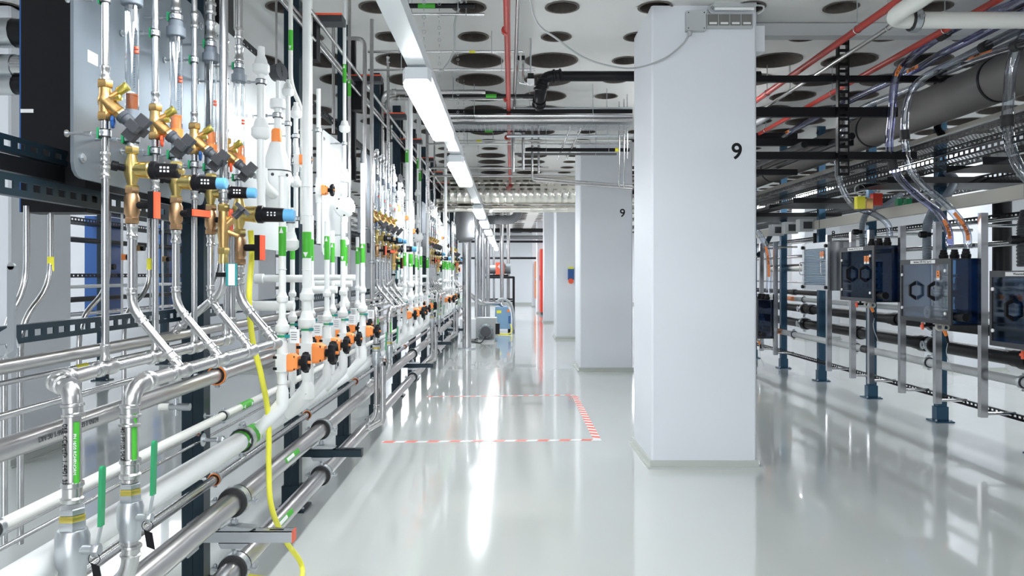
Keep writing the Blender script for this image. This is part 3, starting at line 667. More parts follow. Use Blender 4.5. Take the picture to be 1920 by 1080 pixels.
for i, (yy, zt, zb2) in enumerate(((3.22, 2.09, 1.46), (3.34, 2.02, 1.46))):
    CTX['k'] = i
    r_ = wpipe('plastic_pipe', '%s slim white upright line beside the dome regulator, {b}' % ORD[i], [(XF, yy, zb2), (XF, yy, zt)], .0105, clamps=[((XF, yy, 1.90-.03*i), uz, .011, BK, 'z', .08), ((XF, yy, 1.50), uz, .011, BK, 'z', .08)], group='slim white lines')
    u = MB(); unionw(u, XF, yy, zt-.05, .013); u.build('union_nut', 'white', r_); u = MB(); unionw(u, XF, yy, 1.66, .012); u.build('union_nut', 'white', r_)
    MB().cyl((XF, yy+.04, 1.68), (XF, yy+.04, 1.84), .013, n=14).build('sight_glass', 'glass', r_)
    CTX['k'] = 0
diaphragm_valve(5, XF+.02, 3.28, 1.755, .62, 'upper'); diaphragm_valve(6, XF+.03, 3.62, 1.66, .72, 'upper')
wpipe('plastic_pipe', 'slim white line carrying the upper orange valve beside the thick riser, {b}', [(XF+.03, 3.62, 1.40), (XF+.03, 3.62, 2.15)], .0105, clamps=[((XF+.03, 3.62, 1.95), uz, .011, BK, 'z', .10)])
# ball-shaped regulator in front of plate 2, at px 647
yb = YX(646, XF)
r_ = wpipe('plastic_pipe', 'slender white line carrying the round trap, {b}', [(XF, yb, 1.00), (XF, yb, 1.54)], .0135, clamps=[((XF, yb, 1.48), uz, .014, BK, 'z', .09)], tapes=[((XF, yb, 1.30), (XF, yb, 1.41), True)])
u = MB(); unionw(u, XF, yb, 1.44, .014); u.build('union_nut', 'white', r_); u = MB(); unionw(u, XF, yb, 1.08, .016); u.build('union_nut', 'white', r_)
t = thing('round_trap', 'round white disc-shaped plastic trap with black screws, {b}', 'trap', (XF, yb, 1.54)); b = MB(); c = V((XF, yb, 1.645)); d = V((.55, -.8, .1)).normalized()
b.lathe(c-d*.045, d, [(0, .03), (.01, .052), (.03, .062), (.055, .063), (.06, .058), (.085, .045), (.095, .03)], 22); b.cyl(c-uz*.09, c, .02, n=14); b.cyl(c, c+uz*.085, .02, .014, n=14); b.build('body', 'white', t)
b = MB(); u_, v_ = frame(d)
for q in range(6): e = u_*math.cos(q*1.047+.3)+v_*math.sin(q*1.047+.3); b.cyl(c+d*.012+e*.055, c+d*.024+e*.055, .005, n=8)
b.build('screw', 'black', t)
r_ = wpipe('plastic_pipe', 'slender white line rising above the round trap, {b}', [(XF, yb, 1.72), (XF, yb, CZ)], .0105, clamps=[((XF, yb, 2.01), uz, .011, BK, 'z', .09)], tapes=[((XF, yb, 2.36), (XF, yb, 2.47), True)])
u = MB(); unionw(u, XF, yb, 1.81, .0165); u.build('union_nut', 'white', r_); u = MB(); unionw(u, XF, yb, 2.10, .016); u.build('union_nut', 'white', r_)
# horizontal plastic stubs behind the risers
for i, (xa, xb2, y, z, r) in enumerate(((-1.12, -.86, 3.0, 1.125, .020), (-1.14, -.92, 3.40, 1.232, .017), (-1.06, -.80, 3.9, 1.235, .015), (-1.14, -.9, 4.3, 1.20, .02))):
    CTX['k'] = i
    r_ = wpipe('plastic_stub', '%s horizontal white stub pipe joining a riser, {b}' % ORD[i], [(xa, y, z), (xb2, y, z)], r, group='white stub pipes')
    u = MB(); u.lathe((xa-.02, y, z), ux, [(0, r*.7), (.008, r*1.35), (.045, r*1.35), (.05, r)], 14); u.build('end_cap', 'white', r_)
CTX['k'] = 0
wpipe('plastic_arch', 'white arched plastic pipe dropping behind the valve row, {b}', [(-.86, 3.75, 1.175), (-1.02, 3.75, 1.175), (-1.02, 3.75, .98)], .019, bend=.05, clamps=[((-1.02, 3.75, 1.13), uz, .0195, BK, 'z', .05)])
PLASTIC = [r for r in REG if '{b}' in r[1]]; REG[:] = []
# ---------------------------------------------------------------- copies of the two modules further along the rack
KM = kmap()
def repeat(lst, dy, bay, keep=lambda o, k, l: True, dx=0, smap=None):
    for o, l, k, g in lst:
        if not keep(o, k, l): continue
        off = V((dx, dy, 0))
        if smap: y = o.location.y; off = V((dx, smap(y)-y, 0))
        clone(o, off, l.replace('{b}', bay), None, KM)
repeat(METAL, 3.52, 'second metal bay', lambda o, k, l: not any(q in l for q in ('sticker', 'pipe rising', 'above its flow', 'tall shiny')))
repeat(METAL, 7.22, 'third metal bay', lambda o, k, l: not any(q in l for q in ('sticker', 'pipe rising', 'above its flow', 'tall shiny')))
repeat(METAL, 10.8, 'fourth metal bay', lambda o, k, l: not any(q in l for q in ('sticker', 'pipe rising', 'above its flow', 'tall shiny')))
for bay, dy in (('second metal bay', 3.52), ('third metal bay', 7.22), ('fourth metal bay', 10.8)):
    for i in range(4):
        for y, nm, rr, zt in ((colY(2*i)+dy, 'supply', .0085, 2.13), (colY(2*i+1)+dy, 'outlet', .0115, 2.16 if i != 2 else CZ)):
            z0 = 1.708 if nm == 'supply' else 1.975
            pipe(nm+'_pipe', '%s steel %s pipe above the valves, %s' % (ORD[i], nm, bay), [(XF, y, z0), (XF, y, zt)], rr, 'steel', collars=[((XF, y, zt-.04), uz, .05), ((XF, y, z0+.03), uz, .035)])
repeat(PLASTIC, 0, 'second plastic bay', smap=lambda y: 5.95+(y-2.66)*1.12)
repeat(PLASTIC, 0, 'third plastic bay', smap=lambda y: 9.55+(y-2.66)*1.15)
# ---------------------------------------------------------------- long pipes of the left rack
def longpipe(name, label, ratio, x, r, m, y0=.9, y1=17.0, **k):
    z = H+ratio*x
    return pipe(name, label, [(x, y0, z), (x, y1, z)], r, m, **k), z
pc = [posts[i]+.03 for i in range(10)]
def pcl(x, z, r, ks, style='z', off=0, L=None):
    return [((x, pc[k]+off, z), (0, 1, 0), r, BK, style, L or .05) for k in ks]
def lp(name, label, ratio, x, r, m, ks=(), style='z', y0=.9, y1=17.0, L=.05, **k):
    z = H+ratio*x
    return pipe(name, label, [(x, y0, z), (x, y1, z)], r, m, clamps=pcl(x, z, r, ks, style, -.05, L), **k)
b = lp('steel_header', 'thick steel header just behind the risers at waist height', .183, -1.09, .0165, 'pipe_steel', (1, 3, 5))
text('1.4404 54x1.5 MAPRESS', .012, (-1.0735, 1.8, 1.052), (0, 1, 0), (0, 0, 1), 'grey', b) if False else None
b = lp('steel_pipe', 'thin steel pipe with yellow tape under the thick header', .215, -1.11, .0065, 'steel'); y = YX(152, -1.11); MB().cyl((-1.11, y-.025, H-.215*1.11), (-1.11, y+.025, H-.215*1.11), .0072).build('yellow_tape', 'yellow', b)
lp('steel_pipe', 'thin steel pipe running between the two printed headers', .280, -1.06, .0085, 'steel')
b = lp('steel_header', 'thick printed steel header with orange-lined clamps below the manifolds', .346, -1.05, .0255, 'pipe_steel', (0, 2, 4, 6), 'orange', off if False else 0) if False else lp('steel_header', 'thick printed steel header with orange-lined clamps below the manifolds', .346, -1.05, .0245, 'pipe_steel', (0, 2, 4, 6), 'orange')
text('DN 50 1.4404 GEPRUEFT 04/24', .018, (-1.0255, 1.75, .888), (0, 1, 0), (0, 0, 1), 'grey', b)
b = lp('white_pipe', 'slim white plastic pipe with green tape above the big white header', .495, -1.03, .0145, 'whitepipe', (0, 2, 3, 5), y1=17, tapes=[((-1.03, 2.86, H-.495*1.03), (-1.03, 2.98, H-.495*1.03), None)]); clampx(b, (-1.03, 1.50, H-.495*1.03), (0, 1, 0), .0145, BK)
lp('steel_pipe', 'thinnest steel pipe above the big white header, upper of two', .512, -1.12, .005, 'steel', (0,), 'orange')
lp('steel_pipe', 'thinnest steel pipe behind the big white header, lower of two', .540, -1.12, .0055, 'steel')
b = lp('white_header', 'big white plastic header collecting all the plastic downcomers', .622, -.96, .034, 'white', (0,), y1=14.5, L=.1, tapes=[((-.96, 2.66, H-.622*.96), (-.96, 2.82, H-.622*.96), None)], fit=False)
lp('steel_pipe', 'medium steel pipe with orange-lined clamps under the white header', .697, -1.06, .016, 'steel', (0, 1, 2, 3, 4), 'orange')
BX, BZ1, BZ2 = -.975, .444, .205
def bigclamp(root, y, z, up):
    c = V((BX, y, z)); b = MB(); b.lathe(c-V((0, .03, 0)), (0, 1, 0), [(0, .039), (0, .051), (.06, .051), (.06, .039)], 24); b.build('clamp_rubber', 'rubber', root)
    b = MB(); b.lathe(c-V((0, .017, 0)), (0, 1, 0), [(0, .050), (0, .0535), (.034, .0535), (.034, .050)], 24)
    for s_ in (-1, 1): b.obox(c+V((s_*.066, 0, 0)), (.014, 0, 0), (0, .016, 0), (0, 0, .0035)); b.hexa(c+V((s_*.068, 0, -.012)), (0, 0, 1), .026, .006)
    b.cyl(c+V((0, 0, up*.052)), c+V((0, 0, up*.10)), .008); b.hexa(c+V((0, 0, up*.065)), (0, 0, up), .018, .013); b.build('clamp', 'zinc', root)
armY = [2.66, 3.90, 7.62, 10.10, 12.6]
big = []
for nm, z, up in (('upper', BZ1, -1), ('lower', BZ2, 1)):
    o = MB().cyl((BX, .8, z), (BX, 17.2, z), .0375, n=24).build('big_steel_pipe', 'pipe_steel'); tag(o, '%s of the two thick steel pipes held in black rubber clamps' % nm, 'pipe')
    for y in armY: bigclamp(o, y, z, up)
    for yy in ((3.28,) if z > .3 else (3.18,)):
        s = MB(); rs = [V((BX+math.cos(a)*.0379, 0, z+math.sin(a)*.0379)) for a in (.15, .3, .45, .6, .75)]
        for a, c in zip(rs, rs[1:]): s.prism([a+V((0, yy-.12, 0)), a+V((0, yy+.08, 0)), c+V((0, yy+.08, 0)), c+V((0, yy-.12, 0))], (.0004, 0, .0003))
        st = s.build('green_sticker', 'tape', o, smooth=False)
        s = MB(); rs = [V((BX+math.cos(a)*.0385, 0, z+math.sin(a)*.0385)) for a in (.25, .38, .51, .64)]
        for a, c in zip(rs, rs[1:]): s.prism([a+V((0, yy-.10, 0)), a+V((0, yy+.0, 0)), c+V((0, yy+.0, 0)), c+V((0, yy-.10, 0))], (.0004, 0, .0003))
        s.build('sticker_print', 'paper', st, smooth=False)
    for yy in (5.0, 8.4): MB().lathe((BX, yy-.12, z), (0, 1, 0), [(0, .0376), (.03, .040), (.20, .040), (.23, .0376)], 22).build('weld_tee', 'press', o)
for i, y in enumerate(armY):
    t = thing('pipe_support', '%s short bracket arm carrying the two thick steel pipes' % ORD[i], 'bracket', (-1.1, y, .31), 'bracket arms under the thick pipes'); mm = 'zinc' if i == 0 else 'post'
    b = MB(); x0, x1, zc = -1.12, -.765, .322
    b.box(x0, x1, y-.0205, y-.0175, zc-.02, zc+.02); b.box(x0, x1, y+.0175, y+.0205, zc-.02, zc+.02); b.box(x0, x1, y-.0205, y+.0205, zc+.017, zc+.02)
    b.box(x0, x0+.006, y-.06, y+.03, zc-.06, zc+.06); b.build('arm_channel', mm, t, smooth=False)
    b = MB()
    for q in range(3): b.box(-1.05+.1*q, -1.0+.1*q, y-.006, y+.006, zc+.0195, zc+.0208)
    b.build('slot', 'black', t, smooth=False)
    MB().box(x1, x1+.004, y-.021, y+.021, zc-.021, zc+.021).build('end_cap', 'redor' if i in (0, 4) else 'anth', t, smooth=False)
    b = MB(); b.prism([(BX-.05, y-.024, zc+.022), (BX+.06, y-.024, zc+.022), (BX+.075, y-.024, zc+.03), (BX-.02, y-.024, zc+.04)], (0, .048, 0)); b.prism([(BX-.05, y-.024, zc-.022), (BX+.06, y-.024, zc-.022), (BX+.03, y-.024, zc-.04), (BX-.04, y-.024, zc-.04)], (0, .048, 0)); b.build('slide_plate', 'zinc' if i == 0 else 'zinc', t, smooth=False)
# droppers from metal bays into the lower big pipe
for i, y in enumerate((5.02, 8.7, 12.3)):
    pipe('dropper_pipe', '%s vertical steel dropper into the lower thick pipe' % ORD[i], [(-.845, y, .64), (-.845, y, .27), (BX+.02, y, BZ2)], .022, 'pipe_steel', bend=.02, fit=False, group='steel droppers into the lower thick pipe')
# yellow hose
hp = [P(470, 432, x=-.93), P(472, 480, x=-.93), P(467, 560, x=-.93), P(474, 640, x=-.93), P(489, 700, x=-.91), P(503, 780, x=-.90), P(504, 880, x=-.90), P(509, 950, x=-.89), P(533, 1010, x=-.88), V((-.86, 3.09, .06)), V((-.845, 3.05, .012)), V((-.88, 3.02, .012)), V((-1.02, 3.05, .012)), V((-1.15, 3.1, .012))]
o = MB().sweep(spline(hp, 8), .0105, 10).build('yellow_hose', 'hose'); tag(o, 'yellow rubber hose hanging down the left rack to the floor', 'hose')
# long-lever tap at the left edge
t = thing('lever_tap', 'grey metal tap with a long upright lever at the left picture edge', 'valve', (-.90, 1.36, 1.06)); c = V((-.905, 1.36, 1.115))
b = MB(); b.cyl(c-V((.05, 0, .03)), c-V((.05, 0, -.06)), .014); b.cyl(c-V((.055, 0, 0)), c, .018); b.build('valve_body', 'zinc', t)
b = MB(); b.obox(c+V((0, -.02, .012)), (.02, 0, .012), (0, .0025, 0), (-.006, 0, .02)); b.obox((-.888, 1.335, 1.19), (.0065, 0, 0), (0, .003, 0), (0, 0, .075)); b.cyl((-.888, 1.332, 1.265), (-.888, 1.338, 1.265), .0065); b.build('lever', 'zinc', t)
MB().hexa(c+V((0, -.028, 0)), (0, 1, 0), .01, .012).build('nut', 'zinc', t)
# capped threaded stub right of first post
t = thing('capped_valve', 'small steel valve with white cap beside the first rack post', 'valve', P(325, 762, x=-1.16)); c = P(318, 763, x=-1.16)
b = MB(); b.cyl(c, c+V((.03, 0, 0)), .012); b.cyl(c+V((.022, 0, -.03)), c+V((.022, 0, .03)), .009); b.cyl(c+V((.03, 0, 0)), c+V((.07, 0, 0)), .013); b.build('valve_body', 'zinc', t); MB().cyl(c-V((.035, 0, 0)), c, .012, n=14).build('cap', 'whitepipe', t)
# thin kinked conduits behind the rack
for i, (pxa, pxb, pya, pyb, tape) in enumerate(((50, 8, 535, 610, 0), (95, 38, 535, 605, 1), (203, 148, 540, 600, 0), (280, 232, 540, 590, 1), (411, 385, 510, 560, 0))):
    x = -1.26
    pts = [P(pxa, 378, x=x), P(pxa, pya, x=x), P(pxb, pyb, x=x), P(pxb, 1020, x=x)]; yk = pts[0].y; pts[0].z = 2.99 if i > 1 else 1.43
    pts = [V((x, p.y, p.z)) for p in pts]
    if pts[-1].z < .06: pts[-1].z = .06
    r_ = pipe('thin_conduit', '%s thin kinked steel conduit behind the left rack' % ORD[i], pts, .0078, 'steel', fit=False, bend=.07, group='thin kinked conduits behind the left rack')
    if tape: z = H+(CY-495)/F*yk; MB().cyl((x, yk, z-.02), (x, yk, z+.02), .0086).build('yellow_tape', 'yellow', r_)
# upright pipes reaching the ceiling: (px, x plane, r, material, bottom py, tapes)
UP = [(545, -1.02, .0105, 'whitepipe', 150, (57, 95), 'slim cream pipe with green tape beside the second post, kinked at its foot'),
      (655, -1.0, .0105, 'pipe_steel', 600, (150, 181), 'steel pipe with green tape right of the third post'),
      (684, -.93, .013, 'pipe_steel', 500, None, 'brownish steel pipe turned off below the ceiling'),
      (697, -.93, .013, 'pipe_steel', 560, None, 'brownish steel pipe going straight up before the paired elbows'),
      (625, -1.2, .011, 'pipe_steel', 250, None, 'short steel stub pipe near the third post'),
      (518, -1.2, .006, 'pipe_steel', 140, None, 'thin brown pipe hanging beside the second post'),
      (763, -.98, .016, 'white', 600, (281, 305), 'white pipe with green tape near the second dark post group'),
      (787, -.95, .016, 'white', 620, (320, 340), 'white pipe with green tape further along the rack'),
      (801, -.92, .017, 'steel', 480, None, 'polished pipe before the metal duct'),
      (583, -1.05, .009, 'whitepipe', 640, (480, 510), 'slim cream pipe right of the thick white riser')]
for px, x, r, m_, pyb, tp, l in UP:
    y = YX(px, x); zb = H+(CY-pyb)/F*y; tapes = [((x, y, H+(CY-tp[1])/F*y), (x, y, H+(CY-tp[0])/F*y), True)] if tp else []
    top = CZ
    pts = [(x, y, zb), (x, y, top)]
    if px == 545: pts = [P(567, 420, Y=y), P(567, 205, Y=y), P(545, 160, Y=y), V((P(545, 100, Y=y).x, y, CZ))]; tapes = [(P(545, 95, Y=y), P(545, 57, Y=y), False)]
    if px == 684: pts = [(x, y, zb), (x, y, H+(CY-72)/F*y), (x-.12, y, H+(CY-72)/F*y)]
    if px == 697: pts = [(x, y, zb), (x, y, H+(CY-28)/F*y), (x+.02, y+.3, H+(CY-22)/F*y)]
    if px == 518: pts = [(x, y, zb), (x, y, CZ)]
    root = pipe('upright_pipe', l+' of the left rack' if len(l.split()) < 12 else l, pts, r, m_, fit=False, bend=.06, tapes=tapes, clamps=[((x, y, zb+.25), uz, r, BK, 'z', .08)] if px not in (545, 518, 625) else ())
# pair of polished pipes arching in from the aisle
for i, (px, py, r) in enumerate(((716, 173, .022), (724, 184, .019))):
    y = 6.5+.15*i; a = P(px, py, Y=y)
    pipe('arched_pipe', ('left' if i == 0 else 'right')+' of the twin shiny pipes arching under the first lamp', [(a.x, y, 1.3), (a.x, y, a.z), (-.2, y, a.z)], r, 'pipe_steel', bend=.09, elbow=True, collars=[((a.x, y, 1.75), uz, .06)])
for i, (px, py) in enumerate(((804, 315), (802, 330))):
    y = 9.3-.4*i; a = P(px, py, Y=y)
    pipe('bent_pipe', '%s thin shiny pipe turning off the rack before the metal duct' % ('upper' if i == 0 else 'lower'), [(a.x, y, 1.1), (a.x, y, a.z), (.5+.2*i, y, a.z)], .012, 'pipe_steel', bend=.06, fit=False)
# junction boxes with orange lids on the rack posts near the ceiling
for i, y in enumerate(posts[1:8]):
    t = thing('cable_tray_bracket', '%s dark bracket with orange-red edge on the upper left rack' % ORD[i], 'bracket', (-1.04, y+.12, 2.62), 'orange-edged brackets high on the left rack')
    MB().box(-1.12, -.90, y+.08, y+.18, 2.62, 2.66).build('bracket_plate', 'anth', t, smooth=False); MB().box(-1.12, -.90, y+.075, y+.08, 2.655, 2.665).build('edge_strip', 'redor', t, smooth=False)
    MB().box(-1.12, -1.04, y+.09, y+.17, 2.42, 2.62).build('bracket_foot', 'blackm', t, smooth=False)
for i, (xx, zz) in enumerate(((-1.09, 2.60), (-1.05, 2.52), (-.98, 2.56))):
    pipe('tray_pipe', '%s slim pipe running along the top of the left rack' % ORD[i], [(xx, 3.4, zz), (xx, 17, zz)], .010, 'pipe_steel', group='slim pipes along the top of the left rack')
# ================================================================== CEILING SERVICES OVER THE AISLE
def crossp(label, px0, px1, py, z, r, m, tape=None, name='cross_pipe', hang=True):
    Y = (z-H)*F/(CY-py); a, c = P(px0, py, Y=Y), P(px1, py, Y=Y); tp = []
    o = pipe(name, label, [a, c], r, m, fit=False)
    if tape:
        q = MB().cyl(P(tape[0], py, Y=Y), P(tape[1], py, Y=Y), r*1.07).build('flow_tape', tape[2], o)
    if hang:
        b = MB()
        for u in (.2, .8): p = a.lerp(c, u); b.cyl(p, (p.x, p.y, CZ), .003, n=6); b.torus(p, (1, 0, 0), r*1.15, .003, 12, 4)
        b.build('hanger_rod', 'zinc', o)
    return o
crossp('black pipe with green tape crossing at the very top above the lamp', 735, 890, 11, 2.80, .014, 'black', (784, 816, 'tape'))
crossp('thin steel pipe crossing just under the topmost black pipe', 738, 908, 27, 2.78, .008, 'steel')
crossp('thin steel pipe with yellow band crossing before the large ceiling holes', 690, 980, 97, 2.84, .009, 'steel', (880, 891, 'yellow'))
crossp('thin steel pipe crossing over the row of large ceiling holes', 690, 1003, 131, 2.84, .009, 'steel')
crossp('dark pipe with green tape crossing under the ceiling right of the lamp', 810, 1006, 180, 2.78, .016, 'blackm', (911, 931, 'tape'))
crossp('slim steel pipe crossing left of the red sprinkler pipe', 812, 1004, 186, 2.80, .008, 'steel')
crossp('steel pipe crossing under the black cable tray, upper one', 815, 1186, 217, 2.70, .024, 'steel')
crossp('steel pipe crossing under the black cable tray, lower one', 815, 1186, 225, 2.66, .018, 'pipe_steel')
crossp('dark pipe with green tape crossing behind the wire mesh tray', 830, 985, 245, 2.76, .018, 'blackm', (909, 924, 'tape'))
crossp('thin cream pipe crossing before the small far ceiling holes', 860, 1182, 264, 2.74, .010, 'whitepipe', (893, 903, 'yellow'))
crossp('thin steel pipe crossing below the thin cream one', 800, 1182, 270, 2.70, .009, 'steel')
crossp('black pipe crossing right of the hanging pipes before the second pillar', 985, 1180, 281, 2.62, .020, 'black', (1153, 1162, 'yellow'))
crossp('grey strut crossing low before the second pillar', 960, 1156, 289, 2.6, .013, 'grey')
o = MB(); Y = (2.74-H)*F/(CY-209); o.box((805-CX)/F*Y, (1186-CX)/F*Y, Y, Y+.12, 2.72, 2.76)
tag(o.build('cable_tray', 'black', smooth=False), 'black cable tray crossing the aisle under the ceiling', 'tray')
Y = (2.66-H)*F/(CY-233); b = MB(); xa, xb = (812-CX)/F*Y, (1186-CX)/F*Y; n = int((xb-xa)/.04)
for k in range(n): b.box(xa+.04*k, xa+.04*k+.004, Y, Y+.32, 2.66, 2.664)
for k in range(9): b.box(xa, xb, Y+.04*k-.002, Y+.04*k+.002, 2.664, 2.668)
b.box(xa, xb, Y-.004, Y, 2.655, 2.71); tag(b.build('mesh_tray', 'zinc', smooth=False), 'galvanised wire mesh tray crossing the aisle behind the steel pipes', 'tray')
crossp('thin teal-grey strut crossing behind the mesh tray', 950, 1186, 255, 2.68, .016, 'zinc', name='cross_strut')
crossp('short grey strut crossing just above the black tray at the pillar', 945, 1186, 204, 2.80, .016, 'zinc', name='cross_strut')
# black drain pipe with elbow
Y = 1.52*F/372; a = P(1425, 143, Y=Y); c = P(1022, 143, Y=Y); c2 = P(1012, 178, Y=Y)
pipe('drain_pipe', 'thick black drain pipe with elbow left of the near pillar', [a, c, c2, c2+V((0, .15, -.06))], .040, 'black', bend=.06, fit=True, fm2='black')
# red sprinkler pipe and steel conduit along the aisle
ra, rb2 = P(947, 0, Y=(2.76-H)*F/515), P(955, 325, Y=(2.76-H)*F/190)
o = pipe('sprinkler_pipe', 'red sprinkler pipe running along the aisle ceiling', [(ra.x, 2.2, 2.76), (rb2.x+.02, 14, 2.76)], .020, 'redpipe', fit=False)
for yy in (4.6, 6.4, 8.2): MB().cyl((ra.x, yy, 2.76), (ra.x, yy+.04, 2.76), .025).build('coupling', 'redpipe', o)
pipe('conduit_rail', 'grey steel channel beside the red sprinkler pipe', [(.055, 2.4, 2.80), (.055, 14, 2.80)], .013, 'pipe_steel', fit=False)
# valves hanging by the conduit
for i, px in enumerate((971, 981)):
    Y = 5.4+.1*i; a = P(px, 100, Y=Y); c = P(px, 155, Y=Y)
    o = pipe('hanging_line', '%s slim steel line dropping under the ceiling right of the red pipe' % ('left' if i == 0 else 'right'), [a, c, c+V((.06, 0, -.012))], .008, 'steel', fit=False, bend=.03)
    MB().box(a.x-.012, a.x+.012, Y-.012, Y+.012, a.z-.05, a.z-.02).build('clip', 'black', o, smooth=False)
t = thing('solenoid_valve', 'black and white valve unit under the ceiling beside the drain pipe', 'valve', P(995, 152, Y=5.5)); a = P(995, 146, Y=5.5)
MB().box(a.x-.022, a.x+.022, 5.48, 5.52, a.z-.01, a.z+.03).build('coil', 'black', t, smooth=False); MB().box(a.x-.026, a.x+.026, 5.475, 5.525, a.z-.05, a.z-.012).build('valve_block', 'paper', t, smooth=False); MB().cyl(a+uz*.03, (a.x, 5.5, CZ), .006).build('stem', 'zinc', t)
# two slanting bright rods with black valves
for i, (pa, pb) in enumerate((((1082, 208), (1046, 298)), ((1106, 208), (1062, 298)))):
    a, c = P(*pa, Y=6.9), P(*pb, Y=8.6)
    o = pipe('slanting_pipe', '%s of two slanting polished pipes with black valve and white card' % ('left' if i == 0 else 'right'), [a, c], .010, 'steel', fit=False)
    q = a.lerp(c, .12); MB().box(q.x-.03, q.x+.02, q.y-.03, q.y+.03, q.z-.02, q.z+.04).build('valve_body', 'black', o, smooth=False)
    q = a.lerp(c, .25); MB().box(q.x-.03, q.x+.03, q.y-.045, q.y-.04, q.z-.01, q.z+.045).build('card', 'paper', o, smooth=False)
for i, (px, pyt, pyb, Y, r) in enumerate(((998, 228, 322, 8.4, .014), (1010, 228, 325, 8.6, .014), (981, 230, 318, 8.0, .016), (962, 215, 322, 7.8, .018), (1170, 232, 352, 7.4, .007), (1161, 232, 350, 7.5, .007), (1176, 232, 298, 7.2, .006))):
    a = P(px, pyt, Y=Y); c = P(px, pyb, Y=Y)
    pipe('hanging_pipe', '%s vertical steel pipe hanging from the ceiling services before the duct' % ORD[i], [(a.x, Y, CZ), c], r, 'steel', fit=False, group=None)
for i, (dy_, Y) in enumerate(((0, 8.9), (5, 8.8))):
    a, c = P(998, 333+dy_, Y=Y), P(1186, 349+dy_, Y=Y)
    pipe('sloping_pipe', '%s gently sloping shiny pipe passing before the second pillar' % ('upper' if i == 0 else 'lower'), [a+uz*.1, a, c], .013, 'pipe_steel', fit=False, bend=.03)
# hanging cables
def cable(label, pts, r=.006, m='cable', name='hanging_cable', n=10):
    o = MB().sweep(spline([V(p) for p in pts], n), r, 8).build(name, m); return tag(o, label, 'cable')
cable('grey cable sagging from the ceiling to the box on the near pillar', [(.055, 3.3, 2.83), P(1000, 28, Y=4.1), P(1046, 74, Y=4.3), P(1095, 108, Y=4.5), P(1150, 125, Y=4.65), P(1195, 127, Y=4.75), P(1245, 110, Y=4.78), P(1278, 85, Y=4.79), P(1291, 68, Y=4.80)])
cable('grey cable hanging loose above the first lamp row', [P(866, 2, Y=4.4), P(853, 40, Y=4.5), P(852, 85, Y=4.6), P(845, 110, Y=4.7), P(831, 131, Y=4.9)], .007)
# insulated ducts across the aisle
def ribduct(label, x0, x1, Y, z, r, ribs=.11, m='alu', name='air_duct'):
    b = MB(); n = int((x1-x0)/ribs); prof = [(0, r)]
    for k in range(1, n): u = k*ribs; prof += [(u-.008, r), (u, r*1.025), (u+.008, r)]
    prof.append((x1-x0, r)); b.lathe((x0, Y, z), ux, prof, 32); return tag(b.build(name, m), label, 'duct')
ribduct('large silver foil-wrapped air duct crossing the aisle', -1.25, 2.6, 12.0, 2.545, .165)
ribduct('slim silver duct directly below the large foil duct', -1.25, 2.6, 12.0, 2.305, .055, .2)
ribduct('upper silver duct behind the large foil duct under the ceiling', -1.3, 2.6, 12.55, 2.78, .13)
t = thing('duct_elbow', 'dark grey duct elbow hanging left of the aisle below the silver duct', 'duct', (-.70, 12.2, 1.75))
b = MB(); b.sweep(fillet([V((-.70, 12.6, 2.35)), V((-.70, 12.1, 2.30)), V((-.70, 12.1, 1.85))], .2)[0], .15, 24); b.sphere((-.70, 12.1, 1.86), .15, 24, 8, (1, 1, .6)); b.build('elbow', 'grey', t)
t = thing('standing_pipe', 'thick shiny steel pipe standing on the floor below the grey elbow', 'pipe', (-.70, 12.6, 0))
MB().cyl((-.70, 12.6, 0), (-.70, 12.6, 2.3), .075, n=24).build('tube', 'steel', t); MB().cyl((-.70, 12.6, 0), (-.70, 12.6, .02), .15, n=24).build('flange', 'zinc', t)
for i, (px, Y, r) in enumerate(((893, 14.5, .03), (905, 15.5, .04), (899, 17.0, .045), (915, 18.6, .05))):
    a = P(px, 500, Y=Y); o = MB().cyl((a.x, Y, .0), (a.x, Y, CZ), r, n=18).build('standing_pipe', 'steel'); tag(o, '%s steel pipe standing behind the thick one along the rack' % ORD[i+1], 'pipe')
# conduit lamp, box and sockets on the near pillar
YP = 4.83
def pp(px, py): return P(px, py, Y=YP)
t = thing('junction_box', 'pale grey junction box high on the near pillar', 'box', pp(1302, 61)); a, c = pp(1284, 61), pp(1320, 25)
MB().box(a.x, c.x, YP-.05, YP, a.z, c.z).build('box_body', 'beige' if False else 'cable', t, smooth=False)
b = MB()
for qx in (a.x+.012, c.x-.012):
    for qz in (a.z+.012, c.z-.012): b.cyl((qx, YP-.052, qz), (qx, YP-.049, qz), .004, n=8)
b.build('screw', 'black', t); q = pp(1291, 66); b = MB(); b.cyl((q.x, YP-.03, a.z-.03), (q.x, YP-.03, a.z), .013, n=12); b.hexa((q.x, YP-.03, a.z-.02), uz, .01, .016); b.build('cable_gland', 'cable', t)
t = thing('socket_strip', 'row of four grey switches high on the near pillar', 'switch', pp(1364, 54)); a, c = pp(1322, 55), pp(1409, 29)
MB().box(a.x, c.x, YP-.035, YP, a.z, c.z).build('back_box', 'cable', t, smooth=False)
for k in range(4):
    p0, p1 = pp(1324.5+21*k, 51), pp(1343+21*k, 31); o = MB().box(p0.x, p1.x, YP-.042, YP-.034, p0.z, p1.z).build('switch_plate', 'dswitch', t, smooth=False)
    MB().box(p0.x+.008, p1.x-.008, YP-.044, YP-.042, p0.z+.006, p0.z+.018).build('label_strip', 'paper', o, smooth=False)
t = thing('conduit_box', 'small grey strip light body at the top of the near pillar', 'lamp', pp(1373, 18)); a, c = pp(1334, 18), pp(1413, 7)
MB().box(a.x, c.x, YP-.06, YP-.002, a.z, c.z).build('body', 'cable', t, smooth=False); b = MB(); b.cyl((a.x+.01, YP-.03, a.z-.004), (c.x-.01, YP-.03, a.z-.004), .012, n=12); b.build('tube', 'paper', t)
